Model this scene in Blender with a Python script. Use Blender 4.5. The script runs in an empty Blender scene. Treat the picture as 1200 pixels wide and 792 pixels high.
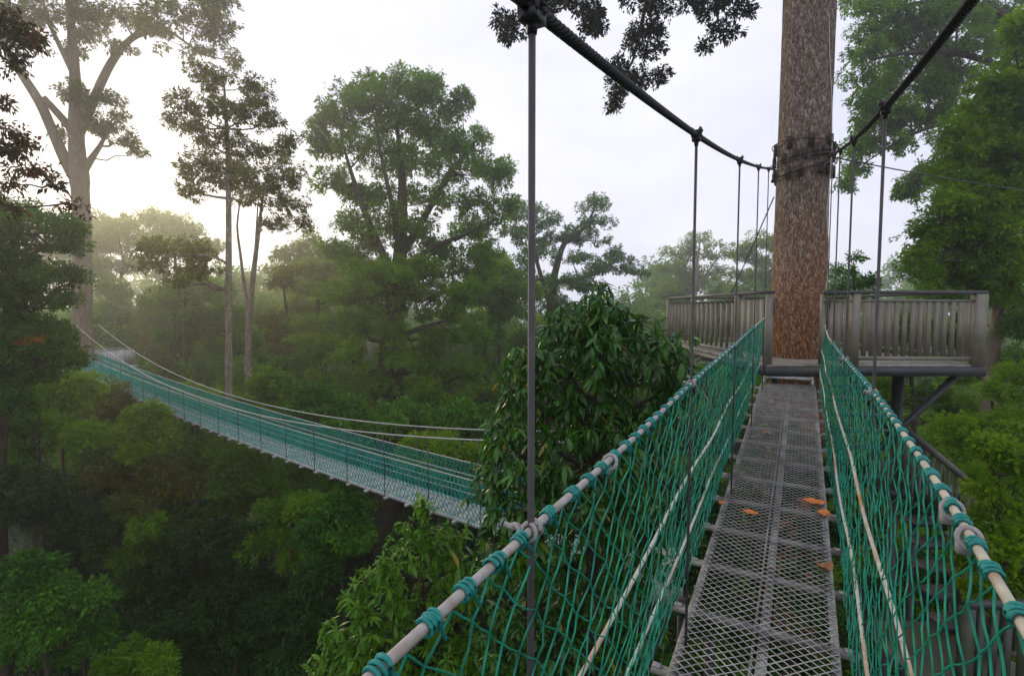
import bpy, math, random
import numpy as np
from mathutils import Vector, Matrix

# ------------------------------------------------------------------ basics
SC = bpy.context.scene
COL = SC.collection
EYE = 18.0                       # camera height above the datum
F = 600.0                        # focal length in pixels of the 1200 px wide photograph
PITCH = math.atan(36.0 / F)
CP, SP = math.cos(PITCH), math.sin(PITCH)
rng = np.random.default_rng(7)
random.seed(7)

def P(px, py, Y):
    """world point seen at photo pixel (px, py) at forward distance Y"""
    u, v = (px - 600.0) / F, (396.0 - py) / F
    d = np.array([u, CP + v * SP, -SP + v * CP])
    d = d * (Y / d[1])
    return np.array([d[0], d[1], EYE + d[2]])

def tag(o, label=None, cat=None, group=None, kind=None):
    if label: o['label'] = label
    if cat: o['category'] = cat
    if group: o['group'] = group
    if kind: o['kind'] = kind
    return o

def empty(name, loc, label, cat, group=None):
    o = bpy.data.objects.new(name, None)
    COL.objects.link(o)
    o.location = loc
    o.empty_display_size = 0.2
    return tag(o, label, cat, group)

class MB:
    """collects vertices and faces (numpy blocks) and links them as one mesh object"""
    def __init__(s):
        s.v, s.f4, s.f3, s.n, s.tint = [], [], [], 0, []
    def add(s, v, quads=None, tris=None):
        v = np.asarray(v, dtype=np.float64).reshape(-1, 3)
        s.v.append(v)
        if quads is not None and len(quads): s.f4.append(np.asarray(quads, dtype=np.int64).reshape(-1, 4) + s.n)
        if tris is not None and len(tris): s.f3.append(np.asarray(tris, dtype=np.int64).reshape(-1, 3) + s.n)
        s.n += len(v)
    def tube(s, pts, rad, sides=6, cap=True):
        pts = np.asarray(pts, dtype=np.float64)
        n = len(pts)
        rad = np.full(n, rad) if np.isscalar(rad) else np.asarray(rad, dtype=np.float64)
        t = np.gradient(pts, axis=0)
        t /= np.linalg.norm(t, axis=1)[:, None] + 1e-12
        m = t.mean(axis=0)
        ref = np.eye(3)[np.argmin(np.abs(m))]
        a = np.cross(t, ref); a /= np.linalg.norm(a, axis=1)[:, None] + 1e-9
        b = np.cross(t, a)
        th = np.arange(sides) * 2 * math.pi / sides
        ring = pts[:, None, :] + rad[:, None, None] * (np.cos(th)[None, :, None] * a[:, None, :] + np.sin(th)[None, :, None] * b[:, None, :])
        i = np.arange(n - 1)[:, None]; j = np.arange(sides)[None, :]; j2 = (j + 1) % sides
        q = np.stack([i * sides + j, i * sides + j2, (i + 1) * sides + j2, (i + 1) * sides + j], axis=-1).reshape(-1, 4)
        v = ring.reshape(-1, 3)
        tr = []
        if cap:
            v = np.vstack([v, pts[0], pts[-1]])
            c0, c1 = n * sides, n * sides + 1
            for k in range(sides):
                k2 = (k + 1) % sides
                tr += [[c0, k2, k], [c1, (n - 1) * sides + k, (n - 1) * sides + k2]]
        s.add(v, q, tr)
    def bar(s, p, q, w, h, up=(0, 0, 1)):
        """rectangular bar from p to q, w across, h along 'up'"""
        p, q = np.asarray(p, float), np.asarray(q, float)
        d = q - p; d /= np.linalg.norm(d)
        up = np.asarray(up, float)
        a = np.cross(d, up)
        if np.linalg.norm(a) < 1e-6: a = np.cross(d, (0, 1, 0))
        a /= np.linalg.norm(a)
        b = np.cross(a, d)
        c = []
        for e in (p, q):
            for sa, sb in ((-1, -1), (1, -1), (1, 1), (-1, 1)):
                c.append(e + a * sa * w / 2 + b * sb * h / 2)
        s.add(c, [[0, 1, 2, 3], [4, 7, 6, 5], [0, 4, 5, 1], [1, 5, 6, 2], [2, 6, 7, 3], [3, 7, 4, 0]])
    def box(s, lo, hi):
        (x0, y0, z0), (x1, y1, z1) = lo, hi
        s.bar(((x0 + x1) / 2, y0, (z0 + z1) / 2), ((x0 + x1) / 2, y1, (z0 + z1) / 2), x1 - x0, z1 - z0)
    def build(s, name, mat, parent=None, smooth=False, bevel=0):
        me = bpy.data.meshes.new(name)
        V = np.vstack(s.v) if s.v else np.zeros((0, 3))
        org = np.zeros(3)
        if parent is not None:
            org = np.array(world_loc(parent))
        q = np.vstack(s.f4) if s.f4 else np.zeros((0, 4), int)
        t = np.vstack(s.f3) if s.f3 else np.zeros((0, 3), int)
        loops = np.concatenate([q.ravel(), t.ravel()]).astype(np.int32)
        tot = np.concatenate([np.full(len(q), 4), np.full(len(t), 3)]).astype(np.int32)
        start = np.concatenate([[0], np.cumsum(tot)[:-1]]).astype(np.int32) if len(tot) else np.zeros(0, np.int32)
        me.vertices.add(len(V)); me.vertices.foreach_set('co', (V - org).astype(np.float32).ravel())
        me.loops.add(len(loops)); me.loops.foreach_set('vertex_index', loops)
        me.polygons.add(len(tot)); me.polygons.foreach_set('loop_start', start)
        try: me.polygons.foreach_set('loop_total', tot)
        except Exception: pass
        if smooth: me.polygons.foreach_set('use_smooth', np.ones(len(tot), dtype=bool))
        if s.tint:
            a = me.attributes.new('tint', 'FLOAT', 'FACE')
            a.data.foreach_set('value', np.concatenate(s.tint).astype(np.float32))
        me.update(calc_edges=True)
        me.validate()
        o = bpy.data.objects.new(name, me)
        COL.objects.link(o)
        if mat: me.materials.append(mat)
        if parent is not None: o.parent = parent
        if bevel:
            b = o.modifiers.new('bevel', 'BEVEL'); b.width = bevel; b.segments = 1; b.limit_method = 'ANGLE'
        return o

def world_loc(o):
    p = np.array(o.location)
    while o.parent is not None:
        o = o.parent; p = p + np.array(o.location)
    return p

# ------------------------------------------------------------------ materials
def new_mat(name):
    m = bpy.data.materials.new(name); m.use_nodes = True
    nt = m.node_tree; nt.nodes.clear()
    return m, nt, nt.nodes, nt.links

def plain(name, col, rough=0.6, metal=0.0, noise=0.25, scale=8.0, bump=0.0, spec=0.4, col2=None, col2_scale=3.0, col2_amt=0.5, stretch=(1, 1, 1)):
    m, nt, N, L = new_mat(name)
    out = N.new('ShaderNodeOutputMaterial'); b = N.new('ShaderNodeBsdfPrincipled')
    tc = N.new('ShaderNodeTexCoord'); mp = N.new('ShaderNodeMapping'); mp.inputs['Scale'].default_value = stretch
    L.new(tc.outputs['Object'], mp.inputs[0])
    n = N.new('ShaderNodeTexNoise'); n.inputs['Scale'].default_value = scale; n.inputs['Detail'].default_value = 6
    L.new(mp.outputs[0], n.inputs['Vector'])
    r = N.new('ShaderNodeMapRange'); r.inputs[1].default_value = .3; r.inputs[2].default_value = .7
    r.inputs[3].default_value = 1 - noise; r.inputs[4].default_value = 1 + noise
    L.new(n.outputs[0], r.inputs[0])
    base = N.new('ShaderNodeRGB'); base.outputs[0].default_value = (*col, 1)
    src = base.outputs[0]
    if col2:
        n2 = N.new('ShaderNodeTexNoise'); n2.inputs['Scale'].default_value = col2_scale; n2.inputs['Detail'].default_value = 5
        L.new(tc.outputs['Object'], n2.inputs['Vector'])
        rr = N.new('ShaderNodeMapRange'); rr.inputs[1].default_value = 1 - col2_amt - .08; rr.inputs[2].default_value = 1 - col2_amt + .08
        L.new(n2.outputs[0], rr.inputs[0])
        mx = N.new('ShaderNodeMix'); mx.data_type = 'RGBA'
        L.new(rr.outputs[0], mx.inputs[0]); L.new(src, mx.inputs[6]); mx.inputs[7].default_value = (*col2, 1)
        src = mx.outputs[2]
    vm = N.new('ShaderNodeVectorMath'); vm.operation = 'SCALE'
    L.new(src, vm.inputs[0]); L.new(r.outputs[0], vm.inputs['Scale'])
    L.new(vm.outputs[0], b.inputs['Base Color'])
    b.inputs['Roughness'].default_value = rough; b.inputs['Metallic'].default_value = metal
    b.inputs['Specular IOR Level'].default_value = spec
    if bump:
        bp = N.new('ShaderNodeBump'); bp.inputs['Strength'].default_value = bump; bp.inputs['Distance'].default_value = .01
        L.new(n.outputs[0], bp.inputs['Height']); L.new(bp.outputs[0], b.inputs['Normal'])
    L.new(b.outputs[0], out.inputs[0])
    return m

def leaf_mat(name, dark, light, trans=0.35, rough=0.5, spec=0.10, accent=None, accent_amt=0.03):
    m, nt, N, L = new_mat(name)
    out = N.new('ShaderNodeOutputMaterial'); b = N.new('ShaderNodeBsdfPrincipled')
    at = N.new('ShaderNodeAttribute'); at.attribute_name = 'tint'
    cr = N.new('ShaderNodeValToRGB'); e = cr.color_ramp.elements
    e[0].position = 0; e[0].color = (*dark, 1); e[1].position = 1 - 2 * accent_amt if accent else 1; e[1].color = (*light, 1)
    if accent:
        x = cr.color_ramp.elements.new(1 - accent_amt); x.color = (*accent, 1)
    L.new(at.outputs['Fac'], cr.inputs[0])
    L.new(cr.outputs[0], b.inputs['Base Color'])
    b.inputs['Roughness'].default_value = rough; b.inputs['Specular IOR Level'].default_value = spec
    t = N.new('ShaderNodeBsdfTranslucent')
    hs = N.new('ShaderNodeMix'); hs.data_type = 'RGBA'; hs.blend_type = 'MULTIPLY'; hs.inputs[0].default_value = 1
    L.new(cr.outputs[0], hs.inputs[6]); hs.inputs[7].default_value = (1.5, 1.45, .4, 1)
    L.new(hs.outputs[2], t.inputs[0])
    mx = N.new('ShaderNodeMixShader'); mx.inputs[0].default_value = trans
    L.new(b.outputs[0], mx.inputs[1]); L.new(t.outputs[0], mx.inputs[2]); L.new(mx.outputs[0], out.inputs[0])
    return m

def bark_mat(name, base, dark, pale, pale_amt, vscale=6.0, bump=.8, grad=None):
    """fissured bark: vertical streaks, plates and lichen spots"""
    m, nt, N, L = new_mat(name)
    out = N.new('ShaderNodeOutputMaterial'); b = N.new('ShaderNodeBsdfPrincipled')
    tc = N.new('ShaderNodeTexCoord')
    mp = N.new('ShaderNodeMapping'); mp.inputs['Scale'].default_value = (1, 1, .16); L.new(tc.outputs['Object'], mp.inputs[0])
    n1 = N.new('ShaderNodeTexNoise'); n1.inputs['Scale'].default_value = vscale * 3.2; n1.inputs['Detail'].default_value = 8; n1.inputs['Roughness'].default_value = .65
    L.new(mp.outputs[0], n1.inputs['Vector'])
    mp2 = N.new('ShaderNodeMapping'); mp2.inputs['Scale'].default_value = (1, 1, .33); L.new(tc.outputs['Object'], mp2.inputs[0])
    vo = N.new('ShaderNodeTexVoronoi'); vo.feature = 'DISTANCE_TO_EDGE'; vo.inputs['Scale'].default_value = vscale * 2.6
    ad = N.new('ShaderNodeMix'); ad.data_type = 'RGBA'; ad.inputs[0].default_value = .06
    L.new(mp2.outputs[0], ad.inputs[6]); L.new(n1.outputs[1], ad.inputs[7]); L.new(ad.outputs[2], vo.inputs['Vector'])
    cr = N.new('ShaderNodeValToRGB'); e = cr.color_ramp.elements
    e[0].position = .36; e[0].color = (*dark, 1); e[1].position = .62; e[1].color = (*base, 1)
    L.new(n1.outputs[0], cr.inputs[0])
    src = cr.outputs[0]
    if grad:                                  # bark colour of its own further up the stem
        z0, z1, gcol = grad
        sx = N.new('ShaderNodeSeparateXYZ'); L.new(tc.outputs['Object'], sx.inputs[0])
        mr = N.new('ShaderNodeMapRange'); mr.inputs[1].default_value = z0; mr.inputs[2].default_value = z1; L.new(sx.outputs[2], mr.inputs[0])
        gm = N.new('ShaderNodeMix'); gm.data_type = 'RGBA'; gm.blend_type = 'MULTIPLY'
        L.new(mr.outputs[0], gm.inputs[0]); L.new(src, gm.inputs[6]); gm.inputs[7].default_value = (*gcol, 1); src = gm.outputs[2]
    n2 = N.new('ShaderNodeTexNoise'); n2.inputs['Scale'].default_value = vscale * 2.4; n2.inputs['Detail'].default_value = 7; n2.inputs['Roughness'].default_value = .72
    mp3 = N.new('ShaderNodeMapping'); mp3.inputs['Scale'].default_value = (1, 1, .45); L.new(tc.outputs['Object'], mp3.inputs[0]); L.new(mp3.outputs[0], n2.inputs['Vector'])
    r2 = N.new('ShaderNodeMapRange'); r2.inputs[1].default_value = .66 - pale_amt; r2.inputs[2].default_value = .70 - pale_amt; L.new(n2.outputs[0], r2.inputs[0])
    r2b = N.new('ShaderNodeMath'); r2b.operation = 'MULTIPLY'; r2b.inputs[1].default_value = .75; L.new(r2.outputs[0], r2b.inputs[0])
    mx = N.new('ShaderNodeMix'); mx.data_type = 'RGBA'; L.new(r2b.outputs[0], mx.inputs[0]); L.new(src, mx.inputs[6]); mx.inputs[7].default_value = (*pale, 1)
    L.new(mx.outputs[2], b.inputs['Base Color']); b.inputs['Roughness'].default_value = .85; b.inputs['Specular IOR Level'].default_value = .2
    mr2 = N.new('ShaderNodeMapRange'); mr2.inputs[1].default_value = 0; mr2.inputs[2].default_value = .12; L.new(vo.outputs[0], mr2.inputs[0])
    ma = N.new('ShaderNodeMath'); ma.operation = 'MULTIPLY_ADD'; ma.inputs[1].default_value = .55; L.new(mr2.outputs[0], ma.inputs[0]); L.new(n1.outputs[0], ma.inputs[2])
    bp = N.new('ShaderNodeBump'); bp.inputs['Strength'].default_value = bump; bp.inputs['Distance'].default_value = .03
    L.new(ma.outputs[0], bp.inputs['Height']); L.new(bp.outputs[0], b.inputs['Normal'])
    L.new(b.outputs[0], out.inputs[0])
    return m

def flaky_bark():
    """red-brown bark breaking into small scaly plates, greyer and lichened higher up"""
    m, nt, N, L = new_mat('bark_big')
    out = N.new('ShaderNodeOutputMaterial'); b = N.new('ShaderNodeBsdfPrincipled')
    tc = N.new('ShaderNodeTexCoord')
    def noise(sc, zs, det=8, ro=.65):
        mp = N.new('ShaderNodeMapping'); mp.inputs['Scale'].default_value = (1, 1, zs); L.new(tc.outputs['Object'], mp.inputs[0])
        n = N.new('ShaderNodeTexNoise'); n.inputs['Scale'].default_value = sc; n.inputs['Detail'].default_value = det; n.inputs['Roughness'].default_value = ro
        L.new(mp.outputs[0], n.inputs['Vector']); return n
    def ramp(src, a, b_, lo=0.0, hi=1.0):
        r_ = N.new('ShaderNodeMapRange'); r_.inputs[1].default_value = a; r_.inputs[2].default_value = b_; r_.inputs[3].default_value = lo; r_.inputs[4].default_value = hi
        L.new(src, r_.inputs[0]); return r_.outputs[0]
    def mixc(f, a, b_, mode='MIX'):
        x = N.new('ShaderNodeMix'); x.data_type = 'RGBA'; x.blend_type = mode
        L.new(f, x.inputs[0])
        for k, c in ((6, a), (7, b_)):
            if isinstance(c, tuple): x.inputs[k].default_value = (*c, 1)
            else: L.new(c, x.inputs[k])
        return x.outputs[2]
    fine = noise(26, .38); broad = noise(2.2, .6, 5); lich = noise(15, .55, 8, .75); lich2 = noise(1.6, .8, 4)
    warp = noise(9, .5, 4)
    mp = N.new('ShaderNodeMapping'); mp.inputs['Scale'].default_value = (1, 1, .30); L.new(tc.outputs['Object'], mp.inputs[0])
    ad = N.new('ShaderNodeMix'); ad.data_type = 'RGBA'; ad.inputs[0].default_value = .10
    L.new(mp.outputs[0], ad.inputs[6]); L.new(warp.outputs[1], ad.inputs[7])
    vo = N.new('ShaderNodeTexVoronoi'); vo.feature = 'DISTANCE_TO_EDGE'; vo.inputs['Scale'].default_value = 38; L.new(ad.outputs[2], vo.inputs['Vector'])
    vc = N.new('ShaderNodeTexVoronoi'); vc.inputs['Scale'].default_value = 38; L.new(ad.outputs[2], vc.inputs['Vector'])
    sp = N.new('ShaderNodeSeparateColor'); L.new(vc.outputs['Color'], sp.inputs[0])
    sx = N.new('ShaderNodeSeparateXYZ'); L.new(tc.outputs['Object'], sx.inputs[0])
    hz = N.new('ShaderNodeMath'); hz.operation = 'MULTIPLY_ADD'; hz.inputs[1].default_value = 1.6; L.new(broad.outputs[0], hz.inputs[0]); L.new(sx.outputs[2], hz.inputs[2])
    up = ramp(hz.outputs[0], .9, 3.2)
    plate = mixc(up, (.50, .240, .110), (.345, .275, .215))
    shade = ramp(sp.outputs[0], 0, 1, .78, 1.18)
    vm = N.new('ShaderNodeVectorMath'); vm.operation = 'SCALE'; L.new(plate, vm.inputs[0]); L.new(shade, vm.inputs['Scale'])
    gap = ramp(vo.outputs[0], .0, .10)
    c1 = mixc(gap, mixc(up, (.115, .050, .025), (.085, .058, .040)), vm.outputs[0])
    c1 = mixc(ramp(fine.outputs[0], .40, .62), mixc(up, (.20, .088, .042), (.135, .096, .070)), c1)
    am = N.new('ShaderNodeMath'); am.operation = 'MULTIPLY_ADD'; am.inputs[1].default_value = .35; L.new(lich2.outputs[0], am.inputs[0]); L.new(lich.outputs[0], am.inputs[2])
    c2 = mixc(ramp(am.outputs[0], .745, .82, 0, .65), c1, (.46, .43, .38))
    L.new(c2, b.inputs['Base Color']); b.inputs['Roughness'].default_value = .85; b.inputs['Specular IOR Level'].default_value = .2
    h = N.new('ShaderNodeMath'); h.operation = 'MULTIPLY_ADD'; h.inputs[1].default_value = .6; L.new(gap, h.inputs[0]); L.new(fine.outputs[0], h.inputs[2])
    h2 = N.new('ShaderNodeMath'); h2.operation = 'MULTIPLY_ADD'; h2.inputs[1].default_value = .3; L.new(sp.outputs[1], h2.inputs[0]); L.new(h.outputs[0], h2.inputs[2])
    bp = N.new('ShaderNodeBump'); bp.inputs['Strength'].default_value = 1.0; bp.inputs['Distance'].default_value = .022
    L.new(h2.outputs[0], bp.inputs['Height']); L.new(bp.outputs[0], b.inputs['Normal'])
    L.new(b.outputs[0], out.inputs[0])
    return m

M = {}
M['leaf_mid'] = leaf_mat('leaf_mid', (0.042, 0.12, 0.006), (0.155, 0.31, 0.014), trans=0.44)
M['leaf_deep'] = leaf_mat('leaf_deep', (0.02, 0.092, 0.007), (0.085, 0.24, 0.016), trans=0.26)
M['leaf_dark'] = leaf_mat('leaf_dark', (.007, .028, .007), (.032, .088, .014), trans=0.18)  # gloom of the deep valley painted into the leaf colour as near-black green
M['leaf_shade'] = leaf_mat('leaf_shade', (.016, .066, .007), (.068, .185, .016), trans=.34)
M['leaf_bright'] = leaf_mat('leaf_bright', (0.085, 0.19, 0.006), (0.21, 0.36, 0.012), trans=0.46)
M['leaf_lime'] = leaf_mat('leaf_lime', (0.06, 0.155, 0.006), (0.19, 0.32, 0.014), trans=0.45)
M['leaf_olive'] = leaf_mat('leaf_olive', (0.055, 0.075, 0.01), (0.145, 0.175, 0.022), trans=0.4)
M['leaf_grey'] = leaf_mat('leaf_grey', (.016, .020, .014), (.034, .044, .026), trans=.16)
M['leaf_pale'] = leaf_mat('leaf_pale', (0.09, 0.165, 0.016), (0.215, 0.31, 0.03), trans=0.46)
M['leaf_red'] = leaf_mat('leaf_red', (.020, .026, .014), (.060, .050, .026), trans=.35, accent=(.16, .05, .03), accent_amt=.12)
M['leaf_bush'] = leaf_mat('leaf_bush', (.009, .056, .006), (.058, .190, .012), trans=.28, rough=.27, spec=.45, accent=(.28, .22, .03), accent_amt=.03)
M['leaf_bush_light'] = leaf_mat('leaf_bush_light', (.042, .145, .008), (.135, .300, .018), trans=.38, rough=.36, spec=.25)
M['bark_big'] = flaky_bark()
M['bark_pale'] = bark_mat('bark_pale', (.21, .160, .11), (.15, .115, .085), (.38, .34, .29), .06, vscale=2.5, bump=.4)
M['bark_thin'] = bark_mat('bark_thin', (.24, .20, .15), (.12, .10, .07), (.40, .38, .33), .10, vscale=4)
M['bark_dark'] = bark_mat('bark_dark', (.070, .055, .038), (.03, .024, .016), (.13, .13, .09), .03, vscale=3)
M['net'] = plain('net_cord', (.005, .220, .135), .6, noise=.45, scale=9, spec=.35)
M['tie'] = plain('tie_cord', (.010, .215, .185), .5, noise=.3, scale=60, spec=.4)
M['tube'] = plain('handrail_sheath', (.33, .31, .29), .55, noise=.18, scale=40, col2=(.24, .17, .11), col2_scale=14, col2_amt=.38)
M['tube2'] = plain('handrail_sheath_cream', (.44, .40, .30), .55, noise=.18, scale=40, col2=(.30, .19, .10), col2_scale=9, col2_amt=.36)
M['rope'] = plain('mid_rope', (.46, .44, .40), .7, noise=.2, scale=60, col2=(.40, .19, .06), col2_scale=4, col2_amt=.34)
M['rope2'] = plain('mid_rope_rusty', (.48, .45, .38), .7, noise=.2, scale=60, col2=(.42, .18, .05), col2_scale=2.2, col2_amt=.45)
M['cable'] = plain('black_cable', (.012, .012, .014), .65, metal=.0, noise=.3, scale=50, spec=.2)
M['clamp'] = plain('clamp_iron', (.02, .02, .022), .45, metal=.5, noise=.3, scale=60)
M['rod'] = plain('hanger_steel', (.060, .057, .060), .6, metal=.1, noise=.2, scale=20)
M['strap'] = plain('white_strap', (.30, .285, .27), .7, noise=.2, scale=30)
M['steel'] = plain('deck_steel', (.40, .395, .375), .5, metal=.3, noise=.35, scale=12, col2=(.27, .24, .20), col2_scale=6, col2_amt=.34)
M['frame'] = plain('frame_steel', (.29, .285, .27), .6, metal=.2, noise=.35, scale=12, col2=(.10, .09, .08), col2_scale=6, col2_amt=.4)
M['dark_steel'] = plain('dark_steel', (.045, .047, .05), .5, metal=.3, noise=.25, scale=10)
M['paint'] = plain('grey_rail_paint', (.195, .183, .140), .55, noise=.14, scale=5, col2=(.11, .115, .075), col2_scale=2.5, col2_amt=.40)
M['stair'] = plain('stair_paint', (.055, .062, .050), .6, noise=.3, scale=5, col2=(.045, .06, .03), col2_scale=3, col2_amt=.5)
M['paint_dark'] = plain('dark_rail_paint', (.060, .060, .058), .5, noise=.2, scale=5)
M['fascia'] = plain('fascia_paint', (.038, .042, .050), .5, noise=.2, scale=5, col2=(.06, .06, .05), col2_scale=3, col2_amt=.4)
M['boards'] = plain('deck_board', (.27, .25, .22), .75, noise=.3, scale=10, bump=.2, col2=(.14, .15, .09), col2_scale=2.5, col2_amt=.42)
M['wood'] = plain('collar_wood', (.038, .026, .020), .8, noise=.35, scale=14, bump=.4)
M['fallen'] = plain('fallen_leaf', (.55, .17, .03), .6, noise=.35, scale=25, col2=(.22, .08, .03), col2_scale=14, col2_amt=.45)
M['fallen_brown'] = plain('fallen_leaf_brown', (.26, .12, .05), .7, noise=.3, scale=25)
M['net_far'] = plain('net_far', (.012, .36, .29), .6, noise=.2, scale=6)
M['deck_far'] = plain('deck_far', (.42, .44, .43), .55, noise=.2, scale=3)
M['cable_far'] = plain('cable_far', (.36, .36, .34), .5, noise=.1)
M['orange'] = leaf_mat('leaf_orange', (.30, .11, .01), (.50, .22, .02), trans=.4)
M['soil'] = plain('forest_soil', (.035, .028, .016), .95, noise=.5, scale=1.2, bump=.5, col2=(.03, .05, .015), col2_scale=.4, col2_amt=.5)

# ------------------------------------------------------------------ terrain
def smooth(a, b, x):
    t = np.clip((x - a) / (b - a), 0, 1); return t * t * (3 - 2 * t)

def ground(x, y):
    x = np.asarray(x, float); y = np.asarray(y, float)
    d = np.hypot(x, y)
    g = -15.0 + 8.0 * smooth(16, 58, d) + 2.5 * smooth(60, 130, d)
    g = g + 7.0 * smooth(3, 14, x) * (1 - smooth(20, 60, d))
    g = g + 2.0 * smooth(-8, -18, x) * (1 - smooth(18, 45, d))
    g = g + .5 * np.sin(x * .31 + 1.3) * np.cos(y * .27) + .9 * np.sin(x * .11 + y * .07)
    return EYE + g

def make_ground():
    n = 150
    xs = np.linspace(-150, 150, n); ys = np.linspace(-150, 150, n)
    X, Y = np.meshgrid(xs, ys)
    Z = ground(X, Y)
    v = np.stack([X, Y, Z], -1).reshape(-1, 3)
    i, j = np.meshgrid(np.arange(n - 1), np.arange(n - 1)); k = (j * n + i).ravel()
    b = MB(); b.add(v, np.stack([k, k + 1, k + n + 1, k + n], -1))
    tag(b.build('ground', M['soil'], smooth=True), kind='structure')

# ------------------------------------------------------------------ leaves
def unit(v): return v / (np.linalg.norm(v, axis=-1, keepdims=True) + 1e-9)

def add_leaves(b, pos, axis, nrm, length, width, tint, fold=.18):
    """rhombic leaf blades, folded a little along the midrib (two triangles each)"""
    n = len(pos)
    axis = unit(axis); side = unit(np.cross(axis, nrm)); nr = np.cross(side, axis)
    L_ = length[:, None]; W = width[:, None]
    base = pos; tip = pos + axis * L_ - nr * L_ * .12
    mid = pos + axis * L_ * .45
    lf = mid + side * W * .5 + nr * W * fold; rt = mid - side * W * .5 + nr * W * fold
    v = np.stack([base, rt, tip, lf], 1).reshape(-1, 3)
    i = np.arange(n) * 4
    t = np.stack([np.stack([i, i + 1, i + 2], -1), np.stack([i, i + 2, i + 3], -1)], 1).reshape(-1, 3)
    b.add(v, None, t); b.tint.append(np.repeat(tint, 2))

def rand_dirs(n):
    return unit(rng.normal(size=(n, 3)))

DENS = 1.0
def fill_clump(b, tw, C, a, bb, sub, leaf, cover, flat=.6, stem_r=.012, hang=.25, branch_from=None, maxleaf=9000, aspect=.5):
    """a clump of foliage: sub-clumps over the ellipsoid's volume, each a spray of leaves"""
    ns = int(np.clip(DENS * 2.1 * (a * bb) / (sub * sub) + 4, 5, 90))
    d = rand_dirs(ns); d[:, 2] = np.where(d[:, 2] < -.35, -d[:, 2] * .6, d[:, 2])
    r = rng.random(ns) ** .45
    sc = C + d * r[:, None] * np.array([a, a * .85, bb])
    ctint = rng.uniform(0, .5)
    nl = int(np.clip(cover * math.pi * sub * sub / (leaf * leaf * aspect * .5), 8, 1.6 * maxleaf / ns))
    for k in range(ns):
        rs = sub * rng.uniform(.6, 1.3)
        m = max(5, int(nl * (rs / sub) ** 2))
        nt_ = max(3, m // 11)
        tc_ = rand_dirs(nt_) * (rng.random((nt_, 1)) ** .5) * rs * np.array([1, 1, flat])
        ti_ = rng.integers(0, nt_, m)
        off = tc_[ti_] + rand_dirs(m) * (rng.random((m, 1)) ** .6) * max(.23 * rs, 1.1 * leaf)
        rr = np.hypot(off[:, 0], off[:, 1])
        off[:, 2] -= hang * rr * rr / max(rs, .05)
        pos = sc[k] + off
        out = unit(off - tc_[ti_] * .6 + d[k] * rs * .2 + np.array([0, 0, -.12 * rs]))
        ax = unit(out + rng.normal(size=(m, 3)) * .55)
        nr = unit(np.array([0, 0, 1.0]) + rng.normal(size=(m, 3)) * .55 + out * .35)
        ln = leaf * rng.uniform(.8, 1.3) * rng.uniform(.6, 1.35, m)
        st = rng.uniform(0, .3)
        tint = np.clip(ctint + st + rng.uniform(-.12, .2, nt_)[ti_] + rng.uniform(0, .3, m) - .05, 0, 1)
        add_leaves(b, pos, ax, nr, ln, ln * aspect * rng.uniform(.8, 1.2, m), tint)
        if tw is not None:
            mid = (C + sc[k]) / 2 + np.array([0, 0, -.06 * a]) + rng.normal(size=3) * .05 * a
            tw.tube([C, mid, sc[k]], [stem_r, stem_r * .7, stem_r * .3], 3, cap=False)

def limb_curve(p, q, n=5, sag=.0, wob=.03):
    p, q = np.asarray(p, float), np.asarray(q, float)
    t = np.linspace(0, 1, n)[:, None]
    L_ = np.linalg.norm(q - p)
    mid = np.array([0, 0, sag * L_])
    w = rng.normal(size=(n, 3)) * wob * L_ * np.sin(t * math.pi)
    return p * (1 - t) + q * t + mid * np.sin(t * math.pi) + w

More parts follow.
